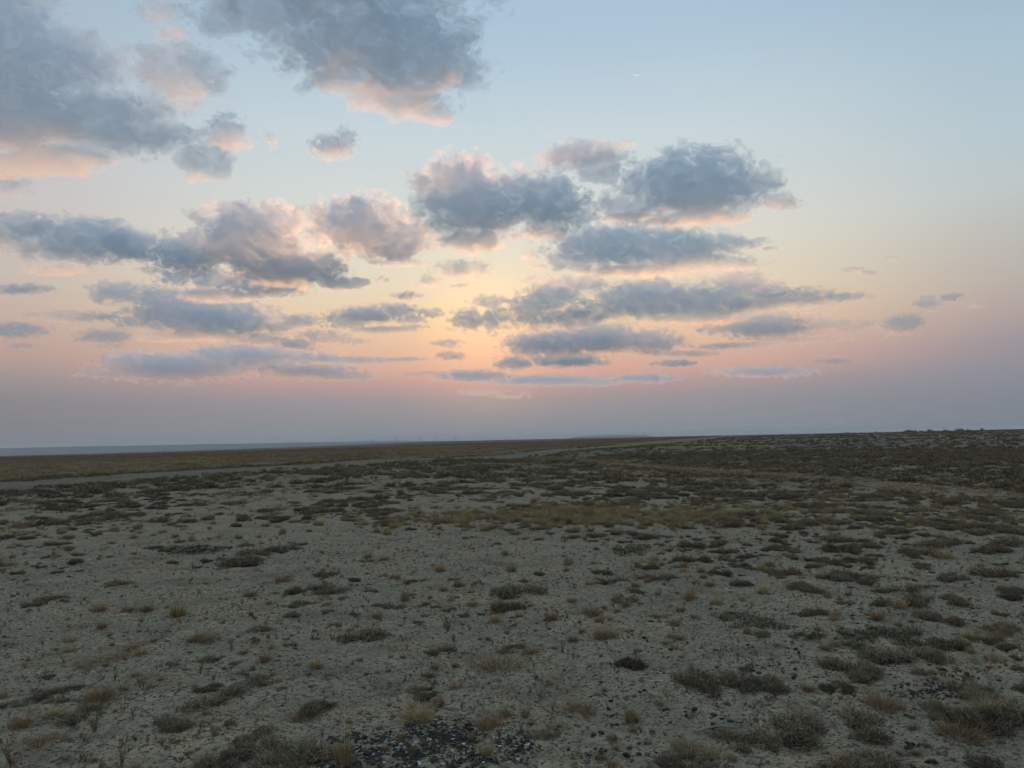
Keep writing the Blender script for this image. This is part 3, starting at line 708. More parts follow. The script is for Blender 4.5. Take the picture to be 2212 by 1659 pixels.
for bi, (bx, by, bw, bh, n) in enumerate(BEDS):
    for i in range(n):
        a = srnd.uniform(0, 6.283); q = math.sqrt(srnd.random()) if bi > 5 else srnd.random() ** 0.6
        px, py = bx + bw * q * math.cos(a), by + bh * q * math.sin(a)
        if py > 1675 or (bi < 6 and fbm(np.array(px * .022), np.array(py * .05), 3) < -0.4): continue
        x, y, z, d = ground_at(px, py); s = srnd.uniform(0.009, 0.021) * (1.25 if srnd.random() < .15 else 1)
        pale = bi < 5 and srnd.random() < 0.10
        o = put('stone', srnd.choice(PALE if pale else STONE), x, y, s * (0.6 if pale else 1), s * srnd.uniform(.7, 1) * (0.7 if pale else 1), s * (0.7 if pale else 1), srnd.uniform(0, 6.28), s * 0.15)
        if pale: tag(o, 'pale chip among the black stones of the %s bed' % ('bottom' if bi < 4 else 'right'), 'stone', 'pale chips among black stones')
        else: tag(o, *[(l, 'stone', g_) for l, g_ in [stone_label(bi, px, s)]][0]); nst += 1
for i, (px, py, wpx) in enumerate([(1513, 1500, 14), (1607, 1509, 14)]):
    x, y, z, d = ground_at(px, py); s = wpx * d / FOC / 2
    tag(put('stone', OCHRE[0], x, y, s, s * .6, s * .8, 0.3 + i, 0.003), ('ochre stone in front of the wide brown shrub, left one', 'ochre stone in front of the wide brown shrub, right one')[i], 'stone')
x, y, z, d = ground_at(1562, 1580); s = 104 * d / FOC
tag(put('dry_stick', stick_mesh(3, M_WOOD), x, y, s, s, s, 0.10), 'bleached curved stick lying on clay at lower right', 'stick')
x, y, z, d = ground_at(1417, 1473); s = 28 * d / FOC
tag(put('dry_stick', stick_mesh(4, M_PALE, 0.03, False), x, y, s, s * 1.6, s * 1.6, 0.05), 'short white stick left of the wide brown shrub', 'stick')
print('placed', len(occupied), 'stones', nst)
# ------------------------------------------------------------------ uncountable cover: scattered by geometry nodes
def scatter(name, meshes, x, y, sx, sz, rz, idx, label, cat, sink=0.0, z=None):
    lib = bpy.data.collections.new(name + '_shapes')
    for i, me in enumerate(meshes):
        o = bpy.data.objects.new('%s_shape_%02d' % (name, i), me); lib.objects.link(o)
    n = len(x)
    v = np.stack([x, y, (H(x, y) if z is None else z) - sink], 1)
    me = bpy.data.meshes.new(name); me.vertices.add(n); me.vertices.foreach_set('co', v.astype(np.float32).ravel())
    add_attr(me, 'rot', 'FLOAT_VECTOR', 'POINT', np.stack([0 * rz, 0 * rz, rz], 1))
    add_attr(me, 'scl', 'FLOAT_VECTOR', 'POINT', np.stack([sx, sx, sz], 1)); add_attr(me, 'idx', 'INT', 'POINT', idx)
    tree = bpy.data.node_groups.new(name, 'GeometryNodeTree')
    tree.interface.new_socket('Geometry', in_out='INPUT', socket_type='NodeSocketGeometry')
    tree.interface.new_socket('Geometry', in_out='OUTPUT', socket_type='NodeSocketGeometry')
    t = NT(tree)
    gi = t.n('NodeGroupInput'); go = t.n('NodeGroupOutput')
    ci = t.n('GeometryNodeCollectionInfo'); ci.inputs['Collection'].default_value = lib
    ci.inputs['Separate Children'].default_value = True; ci.inputs['Reset Children'].default_value = True
    ip = t.n('GeometryNodeInstanceOnPoints'); ip.inputs['Pick Instance'].default_value = True
    def at(nm, dt):
        q = t.n('GeometryNodeInputNamedAttribute', data_type=dt); q.inputs['Name'].default_value = nm; return q.outputs[0]
    e = t.n('FunctionNodeEulerToRotation'); t.l(at('rot', 'FLOAT_VECTOR'), e.inputs[0])
    t.l(gi.outputs[0], ip.inputs['Points']); t.l(ci.outputs[0], ip.inputs['Instance']); t.l(at('idx', 'INT'), ip.inputs['Instance Index'])
    t.l(e.outputs[0], ip.inputs['Rotation']); t.l(at('scl', 'FLOAT_VECTOR'), ip.inputs['Scale'])
    t.l(ip.outputs[0], go.inputs[0])
    o = link(bpy.data.objects.new(name, me)); o.modifiers.new('scatter', 'NODES').node_group = tree
    tag(o, label, cat, kind='stuff')
    return o
sr = np.random.RandomState(4)
def fan(n, r0, r1, half=44, power=1.0):
    """points over a wedge in front of the camera; power < 1 crowds them nearer"""
    u = sr.uniform(0, 1, n); rr = (r0 ** (2 * power) + u * (r1 ** (2 * power) - r0 ** (2 * power))) ** (1 / (2 * power))
    a = R(half) * sr.uniform(-1, 1, n)
    return np.sin(a) * rr, np.cos(a) * rr, rr
def keep(mask, *arrs): return [a[mask] for a in arrs]
occ = np.array(occupied)
def clear_of(x, y, f=0.8):
    ok = np.ones(len(x), bool)
    for ox, oy, os in occ[occ[:, 2] > 0.06]: ok &= np.hypot(x - ox, y - oy) > os * f
    return ok
def veg_density(x, y):
    """how thick the dwarf shrubs stand, 0 to 1"""
    r = np.hypot(x, y); az = x / r
    clump = fbm(x * 0.35, y * 0.35, 3, 0.6); big = fbm(x * 0.09 + 5, y * 0.09, 2)
    right = sst(az, 0.05, 0.4)
    base = 0.16 + 0.30 * sst(r, 10.5, 17) + 0.32 * right * sst(r, 5.5, 9)
    base = base + 0.75 * clump + 0.35 * big
    return np.clip(base, 0, 1)
def ts_ok(x, y, a=2.5):
    t_ = track_side(x, y); return (t_ > 3.4 + 1.6 * perlin(x * .3, y * .3)) | (t_ < -4.5)

# dwarf shrubs of the wide flat: the nearest three hundred singly, the rest as cover
x, y, r_ = fan(40000, 5.0, 75, power=0.75)
m = (sr.uniform(0, 1, len(x)) < veg_density(x, y) ** 1.3) & ts_ok(x, y) & (track_side(x, y) > -9) & ((r_ > 12) | clear_of(x, y, 1.2)) & (np.abs(swale_side(x, y) - 1) > 1.1 * sst(r_, 22, 30))
x, y, r_ = keep(m, x, y, r_)
o_ = np.argsort(r_); x, y, r_ = x[o_], y[o_], r_[o_]
sz = np.clip(sr.lognormal(math.log(0.082), 0.62, len(x)), 0.025, 0.36) * (0.8 + 0.5 * sst(r_, 8, 25)); rz = sr.uniform(0, 6.28, len(x)); ix = sr.randint(0, 99, len(x))
NSING = 190
AZN = [(-24, 'at far left'), (-10, 'left of centre'), (4, 'at centre'), (16, 'right of centre'), (26, 'at right'), (99, 'at far right')]
def shrub_label(az, r, s):
    where = next(n for lim, n in AZN if az < lim)
    size = 'tiny' if s < .05 else 'small' if s < .08 else 'middling' if s < .13 else 'large'
    rank = 'on open clay nearest the viewer' if r < 7.5 else 'in front of the crowded cover' if r < 11 else 'inside the crowded cover'
    return '%s dark twiggy shrub %s, %s' % (size, rank, where), 'dark shrubs ' + where
inview = np.abs(np.degrees(np.arctan2(x, y))) < 36.0
sel = np.zeros(len(x), bool); sel[np.nonzero(inview)[0][:NSING]] = True
for i in np.nonzero(sel)[0]:
    o = put('dwarf_shrub', SHRUB_PARTS[ix[i] % 7], x[i], y[i], sz[i], sz[i] * 0.9, min(sz[i], .25) * 1.05, rz[i], 0.004)
    lab = shrub_label(math.degrees(math.atan2(x[i], y[i])), r_[i], sz[i]); tag(o, lab[0], 'shrub', lab[1])
q = ~sel
mid = q & (r_ < 26); far = q & (r_ >= 26)
scatter('shrub_cover', SHRUB, x[mid], y[mid], sz[mid], np.minimum(sz[mid], .25) * 1.2, rz[mid], ix[mid] % 7, 'dwarf shrubs crowding the flat in the middle distance', 'shrubs')
scatter('shrub_cover', SHRUB_FAR, x[far], y[far], sz[far] * 1.2, np.minimum(sz[far], .3) * 1.5, rz[far], ix[far] % 5, 'dwarf shrubs of the far flat melting together', 'shrubs')
# the dark slope at right: clumps in loose rows
x, y, r_ = fan(26000, 24, 330, power=0.62)
s_ = swale_side(x, y); rows = np.sin((x * 0.5 + y * 0.85) * 1.15 + 1.5 * perlin(x * .05, y * .05))
m = (s_ > 3.5) & (track_side(x, y) > 4) & (sr.uniform(0, 1, len(x)) < 0.34 + 0.36 * rows + 0.4 * fbm(x * .06, y * .06, 2))
x, y, r_ = keep(m, x, y, r_); sz = sr.uniform(0.12, 0.28, len(x)) * (1 + r_ / 150)
scatter('shrub_cover', SHRUB_FAR, x, y, sz, np.minimum(sz, .3) * 1.7, sr.uniform(0, 6.28, len(x)), sr.randint(0, 5, len(x)), 'dark clumps in loose rows over the slope at right', 'shrubs')
# straw between the shrubs
x, y, r_ = fan(14000, 5.5, 80, power=0.75)
g_ = np.clip(0.20 + 0.9 * fbm(x * 0.16 + 31, y * 0.16, 3, 0.6) + 0.38 * sst(r_, 9, 16), 0, 1)
m = (sr.uniform(0, 1, len(x)) < g_) & ts_ok(x, y) & (track_side(x, y) > -6) & ((r_ > 9) | clear_of(x, y, 1.2))
x, y, r_ = keep(m, x, y, r_); nr_ = r_ < 17; hh = sr.uniform(0.05, 0.15, len(x))
scatter('dry_grass', TUFT[:5] + TUFT_R, x[nr_], y[nr_], hh[nr_] * 1.1, hh[nr_], sr.uniform(0, 6.28, nr_.sum()), sr.randint(0, 8, nr_.sum()), 'small dry grass tufts strewn between the shrubs', 'grass')
scatter('dry_grass', TUFT_FAR, x[~nr_], y[~nr_], hh[~nr_] * 1.8, hh[~nr_] * 1.2, sr.uniform(0, 6.28, (~nr_).sum()), sr.randint(0, 3, (~nr_).sum()), 'dry grass over the far flat', 'grass')
# the straw patch right of centre
x = sr.normal(0, 1, 420); y = sr.normal(0, 1, 420)
gx, gy, _, gd = ground_at(1290, 1115); x = gx + x * 2.1; y = gy + y * 1.1
hh = sr.uniform(.10, .22, 420); scatter('dry_grass', TUFT[:5], x, y, hh * 1.1, hh, sr.uniform(0, 6.28, 420), sr.randint(0, 5, 420), 'patch of yellow straw grass standing right of centre', 'grass')
# yellow grass along the swale
y = sr.uniform(16, 110, 3400); x = (14.6 - 0.24 * (y - 20)) + sr.normal(1.0, 2.2, 3400); m = (np.hypot(x, y) > 20) & (track_side(x, y) > 4); x, y = keep(m, x, y)
hh = sr.uniform(.07, .17, len(x)); scatter('dry_grass', TUFT_FAR, x, y, hh * 1.7, hh, sr.uniform(0, 6.28, len(x)), sr.randint(0, 3, len(x)), 'band of yellow grass along the shallow swale at right', 'grass')
# tall dry grass field beyond the track
x, y, r_ = fan(34000, 30, 420, half=44, power=0.5)
m = track_side(x, y) < -8.0 - 3.0 * sr.uniform(0, 1, len(x)) + 4.0 * perlin(x * .12, y * .12); x, y, r_ = keep(m, x, y, r_)
hh = sr.uniform(.18, .38, len(x)) * (0.7 + 0.6 * np.clip(0.5 + fbm(x * .03, y * .03, 2), 0, 1)); ws = 0.30 + r_ / 260
scatter('grass_field', FIELD, x, y, ws, hh, sr.uniform(0, 6.28, len(x)), np.clip((0.7 + 1.5 * fbm(x * .02 + 3, y * .02, 2) + sr.normal(0, .5, len(x))), 0, 2).astype(int), 'rusty brown dry grass field beyond the track', 'grass')
# verge clumps and clods thrown up along the track
y = sr.uniform(8, 150, 1500); sd = sr.choice([-1, 1], 1500); off_ = sd * sr.normal(4.8, 1.5, 1500)
xm = TX0 + (y - TY0) * TDX / TDY - 0.9 * np.sin(y * 0.03) / TDY; x = xm + off_ * TDY; y = y - off_ * TDX
m = (np.abs(off_) > 2.5) & (np.hypot(x, y) > 14); x, y = keep(m, x, y); sz = sr.uniform(.12, .34, len(x))
scatter('verge_cover', SHRUB_FAR, x, y, sz, np.minimum(sz, .3) * 1.2, sr.uniform(0, 6.28, len(x)), sr.randint(0, 5, len(x)), 'dark clumps along both verges of the track', 'shrubs')
# crumbs of earth, slag grit and seedlings over the near clay
x, y, r_ = fan(60000, 2.6, 15, half=46, power=0.55); m = clear_of(x, y, .5); x, y, r_ = keep(m, x, y, r_)
sz = sr.lognormal(math.log(.0062), .5, len(x)); scatter('soil_crumbs', CLOD, x, y, sz, sz * .8, sr.uniform(0, 6.28, len(x)), sr.randint(0, 4, len(x)), 'crumbs of earth strewn over the cracked clay', 'crumbs', 0.001)
x, y, r_ = fan(9000, 2.6, 11, half=46, power=0.6)
dn = np.clip(0.06 + 0.75 * sst(x / r_, -0.12, 0.25) * np.clip(0.3 + fbm(x * .7, y * .7, 2), 0, 1), 0, 1); m = (sr.uniform(0, 1, len(x)) < dn) & clear_of(x, y, .5); x, y, r_ = keep(m, x, y, r_)
sz = sr.lognormal(math.log(.009), .4, len(x)); scatter('slag_grit', STONE, x, y, sz, sz * .8, sr.uniform(0, 6.28, len(x)), sr.randint(0, 6, len(x)), 'black grit scattered over the clay at right', 'gravel', 0.001)
gx_, gy_, gs_ = [], [], []
for (bx, by, bw, bh, n) in BEDS[:5]:
    for i in range(n * 15):
        a = sr.uniform(0, 6.283); q_ = sr.uniform(0, 1) ** 0.6 * 1.12
        if fbm(np.array((bx + bw * q_ * math.cos(a)) * .022), np.array((by + bh * q_ * math.sin(a)) * .05), 3) < -0.32 + 0.35 * sr.uniform(-1, 1): continue
        X_, Y_, Z_, D_ = ground_at(bx + bw * q_ * math.cos(a), min(by + bh * q_ * math.sin(a), 1690)); gx_.append(X_); gy_.append(Y_); gs_.append(sr.uniform(.004, .013))
gx_, gy_, gs_ = map(np.array, (gx_, gy_, gs_))
scatter('slag_gravel', STONE + PALE[:1], gx_, gy_, gs_, gs_ * .8, sr.uniform(0, 6.28, len(gx_)), sr.choice(7, len(gx_), p=[.155] * 6 + [.07]), 'fine black gravel filling the beds between the stones', 'gravel', 0.002)
x, y, r_ = fan(3200, 3, 14, half=46, power=0.6); m = clear_of(x, y, 1.0); x, y, r_ = keep(m, x, y, r_); hh = sr.uniform(.02, .06, len(x))
scatter('seedlings', STALK + TUFT_R[:2], x, y, hh * .9, hh, sr.uniform(0, 6.28, len(x)), sr.randint(0, 6, len(x)), 'tiny dry seedlings strewn over the near clay', 'seedlings')
LITTER = [build('twig_litter', [strips(np.array([[-.5, 0, .02]]), np.array([[1., 0, .02]]), np.array([1.0]), np.array([.05]), np.array([[0, .15 * (i - 1), .02]]), 3, np.random.RandomState(i), np.array([.3 + .3 * i]), .5)], M_TWIG) for i in range(3)]
x, y, r_ = fan(16000, 2.6, 12, half=46, power=0.55); sz = sr.uniform(.02, .07, len(x))
scatter('twig_litter', LITTER, x, y, sz, sz, sr.uniform(0, 6.28, len(x)), sr.randint(0, 3, len(x)), 'bits of dry twig littering the near clay', 'litter', -0.004)

# ------------------------------------------------------------------ far small things
def bush_far(px, py, dist, wpx, hpx, label, group=None):
    d = ray(px, py); s = dist / math.hypot(d.x, d.y); x, y = d.x * s, d.y * s
    o = put('bush', BUSH[prnd.randrange(3)], x, y, wpx * s / FOC * .5, wpx * s / FOC * .5, hpx * s / FOC, prnd.uniform(0, 6), 0.05); tag(o, label, 'bush', group)
BUSH = [shrub_mesh(120 + i, 220, flat=0.8, twig=0.35, wid=0.09) for i in range(3)]
bush_far(1780, 946, 190, 12, 7, 'single dark bush on the slope below the skyline at right')
for px, w_, h_ in [(1961, 16, 4), (1974, 9, 3), (2009, 11, 4), (2046, 11, 3), (2070, 13, 4), (2080, 7, 4), (2093, 7, 3), (2123, 6, 4), (1990, 7, 2), (1830, 8, 2), (1890, 6, 2)]:
    bush_far(px, 932, 420, w_, h_, 'tiny bush silhouetted on the skyline at far right', 'bushes on the right skyline')
def pylon(px, dist, h):
    d = ray(px, 955); s = dist / math.hypot(d.x, d.y); x, y = d.x * s, d.y * s; V = []; F = []
    def bar(a, b, w_):
        o = len(V); a = np.array(a, float); b = np.array(b, float); u = b - a; u /= np.linalg.norm(u)
        e = np.cross(u, [0.3, 1, 0.2]); e /= np.linalg.norm(e); f = np.cross(u, e)
        for p in (a, b):
            for q1, q2 in ((1, 1), (-1, 1), (-1, -1), (1, -1)): V.append(p + (e * q1 + f * q2) * w_ / 2)
        for j in range(4): F.append([o + j, o + (j + 1) % 4, o + 4 + (j + 1) % 4, o + 4 + j])
    for sx_, sy_ in ((1, 1), (-1, 1), (-1, -1), (1, -1)): bar((sx_ * .12 * h, sy_ * .12 * h, -1), (sx_ * .015 * h, sy_ * .015 * h, h), .010 * h)
    for k_ in range(4):
        z0, z1 = k_ * .2 * h, (k_ + 1) * .2 * h; w0, w1 = .12 * h * (1 - z0 / h * .9), .12 * h * (1 - z1 / h * .9)
        for sg in (1, -1): bar((-w0 * sg, w0, z0), (w1 * sg, w1, z1), .005 * h)
    def mesh(nm):
        me = np_mesh(nm, np.array(V), [np.array(F)]); add_attr(me, 'tone', 'FLOAT', 'POINT', np.full(len(V), .5)); me.materials.append(M_STEEL); return me
    o = link(bpy.data.objects.new('pylon', None)); link(bpy.data.objects.new('mast', mesh('mast')), o); o.location = (x, y, float(H(np.array(x), np.array(y)))); o.rotation_euler = (0, 0, 0.9)
    for zz, ww in ((.62, .16), (.75, .2), (.88, .14)):
        V.clear(); F.clear(); bar((-ww * h, 0, zz * h), (ww * h, 0, zz * h), .010 * h)
        link(bpy.data.objects.new('crossarm', mesh('crossarm')), o)
    tag(o, 'faint power line pylon on the horizon %s of the centre' % ('left' if px < 1106 else 'right'), 'pylon', 'pylons on the horizon')
M_STEEL = veg_material('galvanised_steel', [(.12, .12, .12), (.2, .2, .2)], .6, .1)
for px in (805, 856, 907, 943, 985): pylon(px, 3400, 30)
pylon(1392, 3600, 30)
# the young moon
def moon():
    d = ray(1376, 153); dist = 120000; k_ = dist / FOC; r0 = 9 * k_; n = 24; V = []; 
    for i in range(n + 1):
        a = R(-150) + R(120) * i / n; wv = 1.2 * k_ * math.sin(math.pi * i / n) + .1 * k_
        for rr, dz in ((r0, 0), (r0 - wv, 0), (r0 - wv * .5, -wv * .4)): V.append((rr * math.cos(a), rr * math.sin(a), dz))
    F = []
    for i in range(n):
        for j in range(3): F.append([3 * i + j, 3 * i + (j + 1) % 3, 3 * i + 3 + (j + 1) % 3, 3 * i + 3 + j])
    me = np_mesh('moon', np.array(V), [np.array(F)])
    m = bpy.data.materials.new('moonlight'); m.use_nodes = True; t = NT(m.node_tree)
    e = t.n('ShaderNodeEmission'); e.inputs[0].default_value = (.80, .88, .95, 1); e.inputs[1].default_value = 1.0
    t.l(e.outputs[0], t.n('ShaderNodeOutputMaterial').inputs[0]); me.materials.append(m)
    o = link(bpy.data.objects.new('moon', me)); up = (_u - d * d.dot(_u)).normalized()
    M = Matrix((d.cross(up), up, -d)).transposed().to_4x4(); M.translation = d * dist; o.matrix_world = M @ Matrix.Rotation(R(-12), 4, 'Z')
    tag(o, 'thin crescent moon high in the clear blue sky', 'moon')
moon()
# ------------------------------------------------------------------ clouds
CLOUD_H = 1700.0
def cloud_field(t, p, puffs, feat, amp, seed, detail, rough):
    """soft ellipsoids broken up by turbulence: > 0 inside the cloud (units: picture pixels)"""
    s = None
    for c, rad in puffs:
        e = t.m('SUBTRACT', 1.0, t.v('LENGTH', t.v('DIVIDE', t.v('SUBTRACT', p, c), rad)))
        s = e if s is None else t.m('SMOOTH_MAX', s, e, 0.3)
    q = t.v('MULTIPLY', t.v('ADD', p, (seed * 517.3, seed * 91.7, seed * 233.1)), (0.8 / feat, 0.8 / feat, 1.1 / feat))
    nz = t.noise(q, 1.0, detail, rough)
    return t.m('ADD', s, t.m('MULTIPLY', t.m('SUBTRACT', nz, 0.5), amp))
def cloud_hull(puffs, lo, hi, vox, feat, amp, seed, iso):
    tree = bpy.data.node_groups.new('cloud_field', 'GeometryNodeTree')
    tree.interface.new_socket('Geometry', in_out='OUTPUT', socket_type='NodeSocketGeometry')
    t = NT(tree)
    d = cloud_field(t, t.n('GeometryNodeInputPosition').outputs[0], puffs, feat, amp, seed, 3.0, 0.6)
    vc = t.n('GeometryNodeVolumeCube')
    t.l(d, vc.inputs['Density']); vc.inputs['Background'].default_value = -1.0
    vc.inputs['Min'].default_value = lo; vc.inputs['Max'].default_value = hi
    for a in range(3):
        vc.inputs['Resolution ' + 'XYZ'[a]].default_value = max(6, int((hi[a] - lo[a]) / vox))
    vm = t.n('GeometryNodeVolumeToMesh'); t.l(vc.outputs[0], vm.inputs['Volume'])
    vm.inputs['Threshold'].default_value = iso
    t.l(vm.outputs[0], t.n('NodeGroupOutput').inputs[0])
    tmp = bpy.data.objects.new('tmp', bpy.data.meshes.new('tmp')); scene.collection.objects.link(tmp)
    tmp.modifiers.new('f', 'NODES').node_group = tree
    dg = bpy.context.evaluated_depsgraph_get()
    me = bpy.data.meshes.new_from_object(tmp.evaluated_get(dg))
    bpy.data.objects.remove(tmp); bpy.data.node_groups.remove(tree)
    me.name = 'cloud'
    return me
NCLOUD = [0]; CTRI = [0]
def make_cloud(label, puffs, thick=1.0, group=None, amp=3.2, feat=None, edge=0.035):
    g = 0.52 - 0.38 * min(1, max(0, (puffs[0][1] - 600) / 180))       # low clouds sit in thick air: little glare round the sun
    if puffs[0][1] > 835: g = 0.2
    NCLOUD[0] += 1; seed = NCLOUD[0]
    x0 = min(p[0] - p[2] for p in puffs); x1 = max(p[0] + p[2] for p in puffs)
    y0 = min(p[1] - p[3] for p in puffs); y1 = max(p[1] + p[3] for p in puffs)
    cx, cy = 0.5 * (x0 + x1), 0.5 * (y0 + y1)
    dist = min(CLOUD_H / max(ray(cx, y1).z, 0.03), 45000)
    d = ray(cx, cy); k = dist / FOC
    hmax = max(p[3] for p in puffs)
    pf = []; rnd = random.Random(seed)
    for x, y, rx, ry in puffs:
        dep = 0.5 * (rx + ry)
        pf.append(((x - cx, rnd.uniform(-.3, .3) * dep, cy - y), (rx * 1.06, dep, ry * 1.06)))
    lo = [min(c[a] - q[a] * 1.5 for c, q in pf) for a in range(3)]
    hi = [max(c[a] + q[a] * 1.5 for c, q in pf) for a in range(3)]
    feat = feat or max(11, hmax * 0.55); amp = amp + 1.5 * min(1, max(0, (44 - hmax) / 25)); vox = max(1.8, hmax / 8)
    me = cloud_hull(pf, lo, hi, vox, feat, amp, seed, -0.12)
    CTRI[0] += sum(len(q.vertices) - 2 for q in me.polygons)
    o = bpy.data.objects.new('cloud', me); link(o); tag(o, label, 'cloud', group)
    rt = (_r - d * d.dot(_r)).normalized(); up = rt.cross(d)
    M = Matrix((rt * k, d * k, up * k)).transposed().to_4x4(); M.translation = Vector((0, 0, CAM_H)) + d * dist
    o.matrix_world = M
    size = math.sqrt(sum(p[2] * p[3] for p in puffs) / len(puffs)) * k
    m = bpy.data.materials.new('cloud_vapour'); m.use_nodes = True
    t = NT(m.node_tree)
    f = cloud_field(t, t.n('ShaderNodeTexCoord').outputs['Object'], pf, feat, amp, seed, 5.0, 0.66)
    pv = t.n('ShaderNodeVolumePrincipled')
    pv.inputs['Color'].default_value = (0.885, 0.95, 1, 1); pv.inputs['Anisotropy'].default_value = g
    rim = t.rng(f, 0.0, edge); heart = t.rng(f, 0.0, 0.8, 1.0, CORE)       # billows are denser near the outside, thinner at heart
    t.l(t.m('MULTIPLY', t.m('MULTIPLY', rim, heart), thick * DENS / size), pv.inputs['Density'])
    t.l(pv.outputs[0], t.n('ShaderNodeOutputMaterial').inputs['Volume'])
    m.cycles.volume_step_rate = STEP
    me.materials.clear(); me.materials.append(m)
    return o
DENS = 1.2; CORE = 0.5; STEP = 3.0
